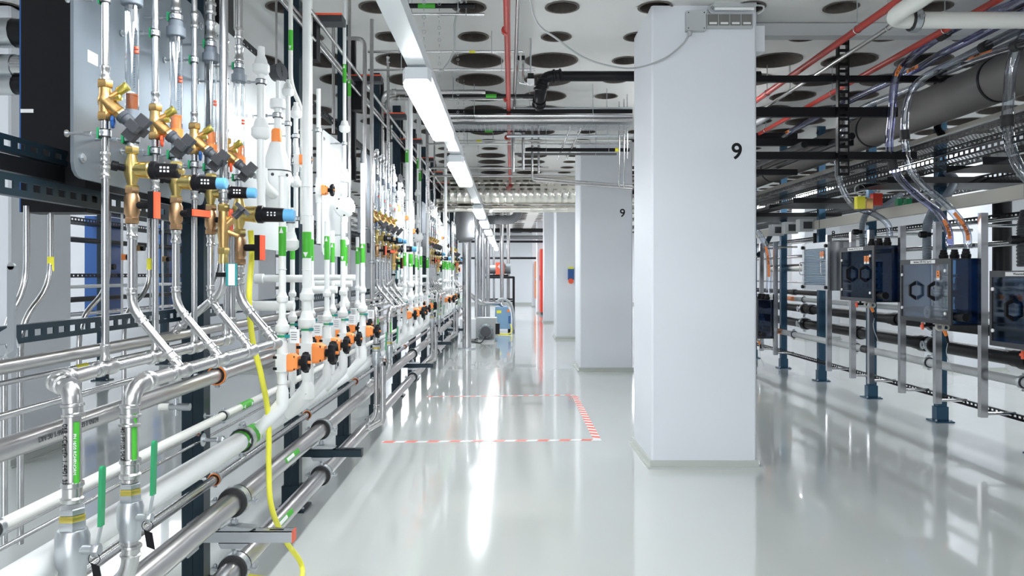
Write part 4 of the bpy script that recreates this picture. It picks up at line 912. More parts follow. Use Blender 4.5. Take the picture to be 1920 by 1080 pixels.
b = MB(); b.sweep(spline([V((c.x, YP-.03, c.z-.02)), V((c.x+.05, YP-.03, c.z-.025)), V((c.x+.055, YP-.02, c.z-.05)), V((c.x+.02, YP-.01, c.z-.07))], 6), .007, 8); b.sweep(spline([V((a.x, YP-.03, a.z+.02)), V((a.x-.025, YP-.03, a.z)), V((a.x-.01, YP-.03, a.z-.03)), V((a.x+.02, YP-.03, a.z-.05))], 6), .007, 8); b.build('lead', 'cable', t)
# socket on the third pillar
t = thing('power_socket', 'dark blue power socket with red plug and yellow top on the third pillar', 'socket', (1.22, 14.45, 1.08)); MB().box(1.155, 1.27, 14.42, 14.49, 1.15, 1.36).build('housing', 'dblue', t, smooth=False); MB().box(1.17, 1.26, 14.42, 14.48, 1.361, 1.40).build('yellow_top', 'yellow', t, smooth=False); MB().cyl((1.21, 14.40, 1.12), (1.21, 14.48, 1.15), .05, n=14).build('plug', 'redor', t)
# ================================================================== FAR END
t = thing('red_cabinet', 'tall red cabinet standing behind the last near pillars', 'cabinet', (1.15, 23.6, 0)); MB().box(1.0, 1.75, 23.2, 24.1, .08, 2.05).build('body', 'doorred', t, smooth=False); MB().box(1.02, 1.73, 23.22, 24.08, 0, .08).build('plinth', 'anth', t, smooth=False); MB().cyl((.985, 23.5, 1.15), (1.0, 23.5, 1.15), .09, n=14).build('wheel', 'anth', t)
t = thing('orange_door', 'orange wall panel near the far end of the aisle', 'door', (1.1, 28.5, 0)); MB().box(1.02, 1.7, 28.2, 28.9, .35, 1.05).build('lower_panel', 'doororange', t, smooth=False); MB().box(1.02, 1.7, 28.2, 28.9, 1.10, 1.75).build('upper_panel', 'doororange', t, smooth=False); MB().box(1.05, 1.7, 28.25, 28.85, 0, .35).build('base', 'wall', t, smooth=False)
t = thing('pump_table', 'black steel frame table carrying the red unit far down the aisle', 'frame', (-.25, 19.6, 0)); b = MB(); X0, X1, A, B = -.66, .14, 18.8, 20.4
for x in (X0, X1):
    for y in (A, B): MB().box(x-.025, x+.025, y-.025, y+.025, 0, 1.2).build('leg', 'blackm', t, smooth=False)
for z in (.58, 1.175):
    b.box(X0, X1, A-.02, A+.02, z-.02, z+.02); b.box(X0, X1, B-.02, B+.02, z-.02, z+.02); b.box(X0-.02, X0+.02, A, B, z-.02, z+.02); b.box(X1-.02, X1+.02, A, B, z-.02, z+.02)
b.build('crossbar', 'blackm', t, smooth=False); MB().box(X0, X1, A, B, 1.195, 1.21).build('top_plate', 'anth', t, smooth=False)
t = thing('red_pump', 'red pump unit marked 40 on the black frame', 'pump', (-.2, 19, 1.21)); MB().box(-.32, -.10, 18.85, 19.5, 1.25, 1.56).build('housing', 'redor', t, smooth=False)
b = MB(); b.cyl((-.6, 19.1, 1.38), (-.32, 19.1, 1.38), .11, n=18); b.cyl((-.1, 19.1, 1.40), (.06, 19.1, 1.40), .13, n=18); b.build('motor', 'motor', t); MB().box(-.5, .0, 18.9, 19.4, 1.21, 1.25).build('base', 'black', t, smooth=False); text('40', .13, (-.21, 18.845, 1.45), ux, uz, 'paper', t, 'number_marking')
t = thing('vacuum_pump', 'light blue vacuum pump housing standing on the aisle floor', 'pump', (-.1, 16.4, 0))
MB().prism([(-.30, 16.1, .08), (.06, 16.1, .08), (.06, 16.1, .40), (-.02, 16.1, .55), (-.28, 16.1, .55)], (0, .6, 0)).build('housing', 'pumpblue', t, smooth=False)
b = MB(); b.cyl((.0, 16.09, .47), (.0, 16.11, .47), .03, n=14); b.build('knob', 'orange', t); MB().box(.0, .05, 16.085, 16.1, .2, .36).build('switch_panel', 'dblue', t, smooth=False); MB().box(-.25, -.15, 16.09, 16.1, .42, .48).build('warning_label', 'yellow', t, smooth=False)
b = MB(); b.sweep(spline([V((-.3, 16.2, .6)), V((-.15, 16.25, .72)), V((.05, 16.3, .62)), V((.12, 16.3, .3)), V((.12, 16.3, .05))], 6), .03, 10); b.build('hose', 'cable', t)
for x in (-.26, .02): MB().cyl((x, 16.2, 0), (x, 16.2, .08), .03).build('foot', 'black', t)
t = thing('motor_pump', 'grey electric motor pump on a base plate beside the rack', 'pump', (-.42, 14, 0)); MB().box(-.56, -.26, 13.8, 14.4, .0, .04).build('base_plate', 'cable', t, smooth=False)
b = MB(); b.cyl((-.42, 13.85, .19), (-.42, 14.35, .19), .12, n=24)
for q in range(14): a = q*.449; b.obox((-.42+math.cos(a)*.125, 14.1, .19+math.sin(a)*.125), (math.cos(a)*.012, 0, math.sin(a)*.012), (0, .22, 0), (-math.sin(a)*.003, 0, math.cos(a)*.003))
b.build('motor_body', 'motor', t); MB().cyl((-.42, 13.82, .19), (-.42, 13.85, .19), .10, n=20).build('fan_cover', 'anth', t); MB().box(-.62, -.22, 14.3, 14.7, .04, .42).build('pump_head', 'cable', t, smooth=False); MB().box(-.24, -.16, 13.9, 14.1, .14, .34).build('terminal_box', 'black', t, smooth=False)
t = thing('white_unit', 'white box unit on the floor left of the motor pump', 'box', (-.76, 14.4, 0)); MB().box(-.92, -.62, 14.2, 14.8, 0.03, .40).build('housing', 'wall', t, smooth=False); MB().box(-.90, -.64, 14.22, 14.78, 0, .03).build('plinth', 'cable', t, smooth=False)
cable('yellow cable loop on the floor beside the blue pump', [(-.35, 15.9, .03), (-.2, 15.7, .012), (0, 15.6, .012), (.08, 15.9, .06), (.05, 16.1, .18)], .012, 'yellow', 'floor_cable')
cable('black cable on the floor from the motor pump to the rack', [(-.42, 13.8, .1), (-.5, 13.6, .012), (-.65, 13.8, .012), (-.8, 14.0, .012)], .01, 'black', 'floor_cable')
for i, (px, Y, m_) in enumerate(((941, 18.0, 'pipe_steel'), (953, 20.5, 'pipe_steel'), (926, 20.0, 'steel'), (908, 17.5, 'steel'))):
    a = P(px, 400, Y=Y); o = MB(); o.cyl((a.x, Y, .5 if i else .55), (a.x, Y, CZ), .045 if i < 2 else .03, n=16); tag(o.build('riser_pipe', m_), '%s vertical pipe rising from the pumps to the ceiling' % ORD[i], 'pipe')
pipe('suction_pipe', 'grey ribbed pipe looping above the pumps from the rack', [(-.85, 15.2, .9), (-.55, 15.2, .66), (-.2, 16.4, .62), (-.1, 16.4, .56)], .045, 'steel', fit=False, bend=.15)
for i, (z, py, m_) in enumerate(((2.05, 432, 'blackm'), (2.15, 445, 'grey'), (2.0, 453, 'black'), (1.75, 484, 'black'))):
    Y = 22+i; pipe('far_cross_pipe', '%s dark pipe crossing the far end above the black frame' % ORD[i], [(-1.6, Y, H+(CY-py)/F*Y), (1.2, Y, H+(CY-py)/F*Y)], .06 if i < 2 else .035, m_, fit=False)
pipe('far_cross_pipe', 'grey bent duct under the ceiling beyond the silver ducts', [(-.9, 15, 2.35), (.2, 15, 2.35), (.2, 15, 2.8)], .09, 'grey', fit=False, bend=.25)
# ================================================================== RIGHT RACK
RP = 3.68
for k in range(-2, 9):
    strut_post('rack_post', '%s blue-grey double channel post with foot plate, right rack' % ORD[k+2], RP, 6.36+1.21*k-.03, 0, CZ, 'rpost', .082, .06)
slot_rail('slotted_rail', 'low black slotted rail along the bottom of the right rack', 3.62, 3.6, 16, .240, .041, 'black', lip=True)
slot_rail('slotted_rail', 'upper black slotted rail behind the enclosures of the right rack', 4.0, 3.6, 16, 1.72, .045, 'black')
for i, y in enumerate((4.62, 5.325, 5.89, 6.42, 6.97, 7.34, 7.885, 9.46, 9.98)):
    t = thing('square_upright', '%s hanging square steel tube carrying the enclosures, right rack' % ORD[i], 'tube', (3.385, y, .233))
    MB().box(3.36, 3.41, y-.02, y+.02, .233, 1.668 if i != 1 else 1.69).build('tube', 'chrome', t, smooth=False)
    b = MB(); b.cyl((3.41, y, .26), (3.615, y, .26), .012, n=10); b.cyl((3.41, y, 1.60), (3.66, y, 1.60), .012, n=10); b.build('standoff', 'steel', t)
def rp(label, z, x, r, m, y0=3.6, y1=15, cl=(), rings=(), fm='black', name='pipe_run', clm='z'):
    o = MB().cyl((x, y0, z), (x, y1, z), r, n=20).build(name, m); tag(o, label, 'pipe')
    for y in rings: MB().lathe((x, y, z), (0, 1, 0), [(0, r), (0, r*1.22), (.05, r*1.3), (.10, r*1.3), (.11, r*1.12), (.2, r*1.12), (.2, r)], 20).build('socket', fm, o)
    for y in cl: clampx(o, (x, y, z), (0, 1, 0), r, (1, 0, 0) if x < 3.6 else (-1, 0, 0), clm, .03)
    return o
rp('upper thick black pipe behind the posts of the right rack', .80, 3.93, .052, 'black', rings=(9.6, 7.5, 10.6), cl=(9.9, 6.9))
rp('lower thick black pipe behind the posts of the right rack', .60, 3.93, .058, 'black', rings=(9.8, 8.3, 7.0, 5.6, 5.1), cl=(9.9, 6.9))
rp('short thin black pipe above the two thick black ones', 1.01, 3.93, .032, 'black', y0=9.2, y1=15, rings=(10.2,))
o = rp('upper grey translucent pipe with orange arrow label, right rack', .93, 3.80, .030, 'glassy' if 'glassy' in M else 'cable', cl=(9.6, 8.2))
MB().cyl((3.80, 9.85, .93), (3.80, 10.1, .93), .0312, n=16).build('orange_label', 'orange', o)
o = rp('lower grey translucent pipe running before the posts, right rack', .515, 3.52, .034, 'cable', cl=(9.2, 7.55, 6.25, 5.1), rings=(7.2, 9.9)); MB().cyl((3.52, 9.55, .515), (3.52, 9.75, .515), .0355, n=16).build('orange_label', 'orange', o)
rp('polished steel pipe passing behind the enclosure tops', 1.49, 3.82, .022, 'steel', rings=(), cl=(8.0, 6.0))
rp('higher polished steel pipe behind the grey cable duct', 1.68, 3.85, .018, 'steel')
rp('shiny insulated steel pipe left of the louvred cabinet', 1.34, 3.75, .05, 'alu', y0=8.3, y1=10.6)
rp('thin steel line behind the first enclosures', 1.15, 3.9, .012, 'steel', y0=7, y1=15)
b = MB(); b.box(3.46, 3.52, 3.6, 14, 1.765, 1.86)
o = b.build('cable_duct', 'beige', smooth=False); tag(o, 'long grey-beige cable duct above the enclosures, right rack', 'duct')
for y in (5.0, 6.1, 7.2, 8.3, 9.4): MB().box(3.455, 3.46, y, y+.004, 1.765, 1.86).build('lid_joint', 'anth', o, smooth=False)
for i, y in enumerate((8.45, 8.9, 9.35)):
    t = thing('wall_bracket', '%s pale bent bracket on the cable duct left of the louvred cabinet' % ORD[i], 'bracket', (3.4, y, 1.72)); MB().box(3.30, 3.455, y, y+.12, 1.74, 1.88).build('bracket_plate', 'cable', t, smooth=False); MB().box(3.34, 3.44, y-.004, y, 1.77, 1.85).build('recess', 'anth', t, smooth=False)
def label_orange(t, x, y, z, s=.055, n=1):
    for k in range(n):
        yy = y-k*.052; o = MB().box(x-.0012, x, yy-.020, yy+.020, z-.026, z+.026).build('hazard_label', 'orange', t, smooth=False)
        b = MB(); b.prism([(x-.0014, yy+.012, z-.014), (x-.0014, yy-.012, z-.014), (x-.0014, yy-.008, z-.004), (x-.0014, yy+.002, z-.006)], (-.0006, 0, 0)); b.prism([(x-.0014, yy+.008, z+.016), (x-.0014, yy+.002, z+.016), (x-.0014, yy-.004, z+.002), (x-.0014, yy+.004, z+.002)], (-.0006, 0, 0)); b.build('pictogram', 'black', o, smooth=False)
        MB().box(x-.0012, x, yy-.020, yy+.020, z-.045, z-.027).build('white_label', 'paper', t, smooth=False)
def enclosure(label, x0, x1, y0, y1, z0, z1, words, win='smoke', hz=1, knobs=True):
    t = thing('valve_enclosure', label, 'enclosure', ((x0+x1)/2, (y0+y1)/2, z0)); fw, th = .032, .014
    b = MB()
    for (a0, a1, c0, c1) in ((y0, y1, z1-fw*1.3, z1), (y0, y1, z0, z0+fw), (y0, y0+fw*1.2, z0+fw, z1-fw*1.3), (y1-fw*.7, y1, z0+fw, z1-fw*1.3)): b.box(x0, x0+th, a0, a1, c0, c1)
    fr = b.build('door_frame', 'anth', t, smooth=False)
    MB().box(x0+.004, x0+.008, y0+fw*1.2, y1-fw*.7, z0+fw, z1-fw*1.3).build('window', win, t, smooth=False)
    MB().box(x0+th, x1, y0, y0+.006, z0, z1).build('side_panel', 'smoke', t, smooth=False)
    MB().box(x0+th, x1, y1-.006, y1, z0, z1).build('side_panel', 'smoke', t, smooth=False)
    MB().box(x0+th, x1, y0, y1, z0, z0+.010).build('floor_panel', 'anth', t, smooth=False)
    MB().box(x0+th, x1, y0+.006, y1-.006, z1-.008, z1).build('top_panel', 'anth', t, smooth=False)
    MB().box(x1-.006, x1, y0+.006, y1-.35 if win == 'clearwin' else y1-.006, z0+.01, z1-.008).build('back_panel', 'smoke', t, smooth=False)
    zc = (z0+z1)/2; hh = .075
    for yy in (y1-.24, y1-.50):
        if yy > y0+.1:
            b = MB(); out_ = [(x0, zc-hh), (x0-.05, zc-hh+.035), (x0-.05, zc+hh-.035), (x0, zc+hh)]; inn = [(x0, zc-hh+.03), (x0-.034, zc-hh+.045), (x0-.034, zc+hh-.045), (x0, zc+hh-.03)]
            for j in range(3): b.prism([(out_[j][0], yy, out_[j][1]), (out_[j+1][0], yy, out_[j+1][1]), (inn[j+1][0], yy, inn[j+1][1]), (inn[j][0], yy, inn[j][1])], (0, .018, 0))
            b.build('handle', 'black', t, smooth=False)
    for yy, zz in ((y1-.035, z1-.12), (y1-.035, z0+.10), (y0+.07, z1-.09), (y0+.07, z0+.08)): MB().cyl((x0-.006, yy, zz), (x0+.002, yy, zz), .012, n=14).build('fixing_knob', 'paper', t)
    MB().box(x0-.002, x0, y0+.20, y1-.16, z1-.034, z1-.008).build('name_plate', 'paper', t, smooth=False)
    text(words, .022, (x0-.0025, (y0+y1+.04)/2, z1-.021), (0, -1, 0), uz, 'black', t, 'lettering')
    label_orange(t, x0-.001, y0+.16, z1-.115, n=hz)
    # pipework inside
    b = MB(); xm = x0+.09; zc = z0+(z1-z0)*.47; y = y0+.09; k = 0
    while y < y1-.08:
        if not (win == 'clearwin' and y > y1-.32):
            b.cyl((xm-.05, y, zc), (xm+.02, y, zc), .026, n=14); b.box(xm-.02, xm+.03, y-.022, y+.022, zc-.024, zc+.024); b.cyl((xm, y, zc-.11), (xm, y, zc+.11), .009, n=10); b.cyl((xm, y, zc+.045), (xm, y, zc+.075), .017, n=10); b.cyl((xm, y, zc-.075), (xm, y, zc-.045), .017, n=10)
        y += .085; k += 1
    b.cyl((xm, y0+.06, zc-.13), (xm, y1-.3, zc-.13), .011, n=10); b.cyl((xm, y0+.06, zc+.13), (xm, y0+.3, zc+.13), .010, n=10); b.build('inner_valves', 'paper', t)
    b = MB(); b.cyl((x0+.05, y1-.30, z0+.075), (x0+.15, y1-.30, z0+.075), .048, n=20); b.cyl((x0+.035, y1-.30, z0+.075), (x0+.05, y1-.30, z0+.075), .02, n=12); b.build('pump_head', 'cable', t)
    MB().cyl((xm-.04, y0+.10, z0+.06), (xm-.04, y0-.10, z0+.06), .030, n=16).build('outlet_socket', 'black', t)
    # top fittings
    for q, yy in enumerate((y0+.06, y0+.20, y0+.34)):
        b = MB(); b.lathe((xm+.055, yy, z1), uz, [(0, .030), (.012, .034), (.03, .034), (.034, .027), (.05, .027), (.052, .023), (.07, .023)], 14); b.build('hose_fitting', 'black', t)
    # underside valve with red tap and orange handled bronze cock
    b = MB(); b.cyl((x0+.03, y1-.28, z0-.03), (x0+.12, y1-.28, z0-.03), .010); b.cyl((x0+.06, y1-.28, z0-.03), (x0+.06, y1-.28, z0+.002), .009); b.build('tap_body', 'black', t)
    b = MB(); b.obox((x0+.028, y1-.28, z0-.035), (.005, 0, 0), (0, .010, 0), (0, 0, .026)); b.obox((x0+.022, y1-.28, z0-.035), (.004, 0, 0), (0, .018, 0), (0, 0, .008)); b.build('red_tap', 'redor', t)
    b = MB(); q = V((x0+.07, y0+.26, z0-.03)); b.torus(q, (.3, 1, 0), .025, .009, 16, 6); b.torus(q+V((.04, -.01, -.004)), (.3, 1, 0), .020, .008, 16, 6); b.cyl(q+uz*.012, q+uz*.032, .011); b.build('hose_cock', 'beige', t)
    b = MB(); b.cyl(q+V((.03, 0, -.02)), q+V((.05, 0, -.065)), .013); b.build('cock_handle', 'orange', t); b = MB(); b.cyl(q+V((.05, 0, -.065)), q+V((.062, 0, -.12)), .010); b.build('nozzle', 'black', t)
    b = MB(); b.sweep(spline([q+V((.06, 0, -.12)), q+V((.05, 0, -.2)), q+V((.09, 0, -.32)), q+V((.10, 0, -.36))], 6), .0025, 6); b.build('lanyard', 'cable', t)
    return t
enclosure('smoked enclosure with clear window and two black handles, second from the right edge', 3.19, 3.44, 5.38, 6.08, .885, 1.369, 'Salzsäure 37% VLSI, Typ 4.2', 'clearwin', 1)
enclosure('smoked blue enclosure with two orange labels beside the louvred cabinet', 3.17, 3.42, 6.47, 7.13, 1.01, 1.505, 'Ammoniak 25% VLSI, Typ 4.2', 'smoke', 2)
enclosure('smoked blue enclosure cut by the right edge, labelled Wasserstoffperoxid', 3.19, 3.44, 4.22, 4.95, .783, 1.275, 'Wasserstoffperoxid 30%', 'smoke', 1)
enclosure('low smoked blue enclosure half hidden behind the near pillar', 3.17, 3.42, 9.5, 10.2, .436, .931, 'Flusssäure 49%', 'smoke', 1)
# louvred stainless cabinet
t = thing('louvred_cabinet', 'stainless steel cabinet with louvred door and black corner knobs', 'cabinet', (3.3, 7.8, 1.09)); x0, x1, y0, y1, z0, z1 = 3.20, 3.44, 7.48, 8.13, 1.09, 1.58
MB().box(x0+.02, x1, y0, y1, z0, z1).build('body', 'steel', t, smooth=False)
b = MB()
for (a0, a1, c0, c1) in ((y0, y1, z1-.06, z1), (y0, y1, z0, z0+.05), (y0, y0+.05, z0+.05, z1-.06), (y1-.05, y1, z0+.05, z1-.06)): b.box(x0, x0+.02, a0, a1, c0, c1)
b.build('door_frame', 'zinc', t, smooth=False); MB().box(x0+.014, x0+.018, y0+.05, y1-.05, z0+.05, z1-.06).build('door_back', 'smokeblue' if 'smokeblue' in M else 'pumpblue', t, smooth=False)
me0 = None
for k in range(22):
    zz = z0+.058+.0173*k
    if me0 is None: s0 = MB().obox((x0+.008, (y0+y1)/2, zz), (.006, 0, .003), (0, (y1-y0)/2-.05, 0), (-.001, 0, .002)).build('slat', 'zinc', t, smooth=False); me0 = zz
    else: c = s0.copy(); col.objects.link(c); c.location = (0, 0, zz-me0)
for yy in (y0+.05, y1-.06):
    b = MB(); b.sweep(fillet([V((x0, yy, z0+.16)), V((x0-.05, yy, z0+.16)), V((x0-.05, yy, z0+.29)), V((x0, yy, z0+.29))], .02)[0], .005, 8); b.build('handle', 'steel', t)
for yy in (y0+.03, y1-.03):
    for zz in (z0+.03, z1-.04): MB().cyl((x0-.02, yy, zz), (x0, yy, zz), .018, n=8).build('corner_knob', 'black', t)
label_orange(t, x0-.002, y0+.16, z1-.12, n=2)
# clear hoses
def hose(label, pts, r, m='hosec', cuffs=(), tags=(), name='clear_hose', n=10):
    path = spline([P(a, b2, Y=y) for a, b2, y in pts], n); o = MB().sweep(path, r, 14, cap=False).build(name, m); tag(o, label, 'hose')
    L = len(path)-1
    for u in cuffs:
        k = int(u*L); k = min(max(k, 1), L-1); d = (path[k+1]-path[k-1]).normalized(); MB().cyl(path[k]-d*.035, path[k]+d*.035, r*1.22, n=16).build('black_sleeve', 'rubber', o)
    for u0, u1 in tags:
        k0, k1 = int(u0*L), int(u1*L); seg = path[k0:k1+1]; b = MB()
        for k in range(len(seg)-1):
            q, q2 = seg[k], seg[k+1]; d = (q2-q).normalized(); s_ = d.cross(V((.3, 1, 0)).normalized()).normalized(); f = V((-.45, -.9, 0)).normalized(); f = (f-d*f.dot(d)).normalized()
            b.prism([q+f*r*1.03-s_*r*.45, q+f*r*1.03+s_*r*.45, q2+f*r*1.03+s_*r*.45, q2+f*r*1.03-s_*r*.45], f*.0015)
        lo = b.build('orange_label', 'orange', o, smooth=False)
        mid = seg[len(seg)//2]; d = (seg[-1]-seg[0]).normalized(); f = V((-.45, -.9, 0)).normalized(); f = (f-d*f.dot(d)).normalized(); right = d; up = f.cross(right)
        text('Tetra 375' if False else 'SÄURE', r*1.1, mid+f*(r*1.03+.004), right, up, 'black', lo, 'lettering')
    return o
hose('violet clear hose, leftmost of the pair dropping to the clear-window enclosure', [(1990, -40, 3.9), (1895, 10, 4.25), (1810, 43, 4.7), (1746, 79, 5.0), (1704, 113, 5.25), (1680, 145, 5.38), (1672, 213, 5.45), (1668, 280, 5.5), (1684, 330, 5.55), (1722, 368, 5.6), (1756, 395, 5.62), (1777, 430, 5.6), (1781, 462, 5.58)], .028, 'hosep', (.22, .63), ((.36, .41), (.88, .97)))
hose('violet clear hose running on under the ceiling beside the first one', [(1990, -15, 3.9), (1853, 57, 4.55), (1768, 100, 5.05), (1725, 126, 5.4), (1682, 147, 5.7), (1585, 193, 6.4), (1500, 237, 7.2), (1470, 254, 7.6)], .028, 'hosep', (), ((.42, .50), (.92, .97)))
hose('grey clear hose, right one of the pair dropping to the clear-window enclosure', [(1990, 20, 3.9), (1920, 51, 4.35), (1853, 84, 4.75), (1800, 111, 5.1), (1759, 130, 5.3), (1721, 155, 5.42), (1702, 190, 5.46), (1696, 240, 5.5), (1704, 307, 5.5), (1728, 346, 5.5), (1775, 385, 5.48), (1810, 430, 5.46), (1815, 466, 5.45)], .028, 'hosec', (.18, .60), ((.86, .97),))
hose('grey clear hose curving down to the two-label enclosure', [(1990, 45, 4.0), (1853, 102, 4.85), (1789, 128, 5.25), (1746, 146, 5.6), (1704, 168, 5.9), (1640, 192, 6.3), (1600, 215, 6.5), (1577, 250, 6.6), (1570, 300, 6.65), (1576, 345, 6.7), (1600, 385, 6.7), (1640, 402, 6.7), (1664, 420, 6.68), (1669, 444, 6.67)], .027, 'hosec', (.12, .2))
hose('short grey clear hose with red label along the ceiling at the right', [(1990, 62, 3.9), (1900, 88, 4.4), (1840, 107, 4.8), (1800, 122, 5.1)], .027, 'hosec', (.3,), ((.5, .8),))
hose('clear hose at the right edge dropping to the labelled enclosure', [(1950, 20, 4.3), (1918, 70, 4.5), (1898, 118, 4.6), (1891, 185, 4.62), (1889, 237, 4.62), (1898, 285, 4.6), (1922, 330, 4.55), (1975, 380, 4.5), (2010, 440, 4.45)], .032, 'hosec', (.48,))
hose('clear hose bending down behind the near pillar edge', [(1400, 425, 9.6), (1420, 434, 9.6), (1436, 462, 9.6), (1442, 500, 9.6), (1441, 550, 9.6)], .035, 'hosec', (), ((.5, .85),))
def corr(label, pts, r, m='gnut'):
    path = spline([P(a, b2, Y=y) for a, b2, y in pts], 22); o = MB().sweep(path, r, 12, rf=lambda k: r*(1.0 if k % 2 else .82)).build('corrugated_hose', m); return tag(o, label, 'hose')
corr('grey corrugated hose bending over the clear-window enclosure', [(1775, 322, 6.3), (1790, 338, 6.2), (1776, 366, 6.0), (1752, 392, 5.85), (1739, 420, 5.8), (1738, 450, 5.78), (1738, 488, 5.75)], .034)
corr('grey corrugated hose rising from the two-label enclosure', [(1690, 365, 7.2), (1660, 385, 7.1), (1630, 396, 7.0), (1617, 420, 6.95), (1617, 466, 6.95)], .028)
corr('dark corrugated hose under the grey duct at the right', [(1760, 222, 6.0), (1758, 240, 6.0), (1768, 255, 6.0), (1780, 262, 6.0)], .03, 'black')
corr('dark corrugated hose at the right edge above the labelled enclosure', [(1925, 395, 4.5), (1918, 430, 4.5), (1918, 500, 4.5)], .035, 'anth')
corr('dark corrugated hose hanging behind the near pillar edge', [(1418, 480, 10), (1430, 470, 10), (1445, 440, 10)], .035, 'post')
for i, (px, py, Y) in enumerate(((1733, 440, 5.78), (1607, 435, 6.95), (1905, 450, 4.5))):
    a = P(px, py, Y=Y); t = thing('throttle_knob', '%s black round knob on a corrugated hose' % ORD[i], 'knob', a); b = MB(); b.lathe(a-V((.05, .02, 0)), ux, [(0, .02), (.01, .026), (.05, .026), (.055, .018), (.085, .018)], 14); b.build('knob', 'black', t)
# big grey insulated duct with straps
o = MB().cyl((3.3, 3.3, 2.56), (3.3, 14, 2.56), .150, n=36).build('air_duct', 'duct'); tag(o, 'large dark grey insulated duct running along the top of the right rack', 'duct')
for y in (5.0, 6.75, 9.3, 11.5): MB().lathe((3.3, y, 2.56), (0, 1, 0), [(0, .150), (0, .156), (.02, .156), (.02, .150)], 36).build('strap', 'black', o)
# red pipes and others along the right ceiling
for x, z, r, m_, l in ((2.15, 2.76, .022, 'redpipe', 'first red pipe running along the right ceiling'), (2.69, 2.76, .020, 'redpipe', 'second red pipe beside the violet hoses on the right ceiling'), (2.34, 2.77, .014, 'pipe_steel', 'steel pipe between the two red pipes on the right ceiling')):
    o = pipe('ceiling_pipe', l, [(x, 3.2, z), (x, 13, z)], r, m_, fit=False)
    b = MB()
    for y in (4.6, 6.2, 7.8): b.cyl((x, y, z), (x, y, CZ), .004, n=6); b.torus((x, y, z), (0, 1, 0), r*1.15, .003, 12, 4)
    b.build('hanger_rod', 'zinc', o)
a = P(1665, 38, Y=4.15); pipe('white_ceiling_pipe', 'thick white plastic pipe with elbow at the top right', [(a.x, 3.3, a.z-.0), (a.x, 4.15, a.z), (4.6, 4.15, a.z)], .046, 'whitepipe', bend=.12, fit=False, clamps=[((P(1715, 38, Y=4.15).x, 4.15, a.z), ux, .046, uz, 'z', .02)])
# beam on the ceiling right of the pillar
o = MB().box(1.62, 6.0, 5.15, 5.25, 2.90, 2.985).build('ceiling_trunking', 'cable', smooth=False); tag(o, 'pale grey trunking along the ceiling right of the near pillar', 'trunking')
MB().box(1.606, 1.69, 5.0, 5.1, 2.72, 2.88); tag(MB().box(1.607, 1.70, 4.95, 5.05, 2.73, 2.90).build('white_box', 'wall', smooth=False), 'small white box on the right side of the near pillar top', 'box')
# black hanging frame
t = thing('ceiling_strutwork', 'black slotted steel frame hanging from the ceiling right of the near pillar', 'frame', (2.44, 5.45, 1.97)); xv = 2.44
b = MB()
for s_ in (-1, 1): b.box(xv+s_*.035-.006, xv+s_*.035+.006, 5.43, 5.47, 1.97, CZ)
z = 1.97
while z < CZ-.02: b.box(xv-.03, xv+.03, 5.43, 5.434, z, z+.022); z += .05
b.build('vertical_strut', 'black', t, smooth=False); MB().box(xv-.09, xv+.09, 5.40, 5.50, CZ-.012, CZ).build('ceiling_plate', 'black', t, smooth=False)
for z, h, xe in ((2.69, .045, 3.40), (2.445, .07, 2.86), (2.125, .055, 3.0)):
    b = MB(); b.box(1.63, xe, 5.48, 5.52, z-h/2, z+h/2); b.build('cross_strut', 'black', t, smooth=False)
for i, (y, z, xe) in enumerate(((6.7, 2.72, 3.1), (6.7, 2.44, 3.1), (8.0, 2.74, 3.1), (8.0, 2.35, 3.1), (9.2, 2.62, 3.1), (10.4, 2.4, 3.1))):
    tag(MB().box(1.7, xe, y, y+.05, z-.03, z+.03).build('cross_strut', 'black', smooth=False), '%s black strut crossing behind the hanging frame' % ORD[i], 'strut')
for i, (x, z) in enumerate(((2.0, 2.5), (2.9, 2.42), (2.5, 2.35), (2.25, 2.62))): pipe('dark_pipe', '%s dark pipe among the black struts on the right ceiling' % ORD[i], [(x, 6.3, z), (x, 13, z)], .03, 'blackm' if i != 3 else 'grey', fit=False)
tag(MB().box(2.02, 2.10, 6.66, 6.70, 2.30, 2.34).build('yellow_sign', 'yellow', smooth=False), 'small yellow tag on the black struts beside the near pillar', 'tag')
# perforated trays
def ptray(label, xa, xb, z, y0=3.6, y1=13.5, h=.05):
    t = thing('cable_tray', label, 'tray', ((xa+xb)/2, y0, z))
    for x in (xa, xb):
        b = MB(); b.box(x, x+.002, y0, y1, z+h*.7, z+h); b.box(x, x+.002, y0, y1, z, z+h*.3)
        for k in range(int((y1-y0)/.06)): b.box(x, x+.002, y0+.06*k, y0+.06*k+.025, z+h*.3, z+h*.7)
        b.build('side_rail', 'black', t, smooth=False)
    b = MB()
    for k in range(int((y1-y0)/.04)): b.box(xa, xb, y0+.04*k, y0+.04*k+.014, z, z+.0015)
    for k in range(int((xb-xa)/.03)): b.box(xa+.03*k, xa+.03*k+.010, y0, y1, z+.0016, z+.003)
    o = b.build('tray_mesh', 'blackm', t, smooth=False); o['kind'] = 'stuff'; return t
ptray('upper black perforated cable tray above the right rack', 3.34, 3.66, 2.26)
ptray('lower black perforated cable tray above the right rack', 3.12, 3.40, 2.06)
ptray('black perforated cable tray further out over the right rack', 3.9, 4.3, 2.02)
tag(MB().box(3.50, 3.56, 3.6, 13, 2.335, 2.41).build('cable_duct', 'beige', smooth=False), 'upper beige cable duct under the large grey duct', 'duct')
b = MB()
for q in range(5): b.cyl((3.40+.022*q, 3.6, 2.335+.006*(q % 2)), (3.40+.022*q, 13, 2.335+.006*(q % 2)), .009, n=6)
o = b.build('cable_bundle', 'cable'); o['kind'] = 'stuff'; tag(o, 'bundle of grey cables lying in the upper perforated tray', 'cables')
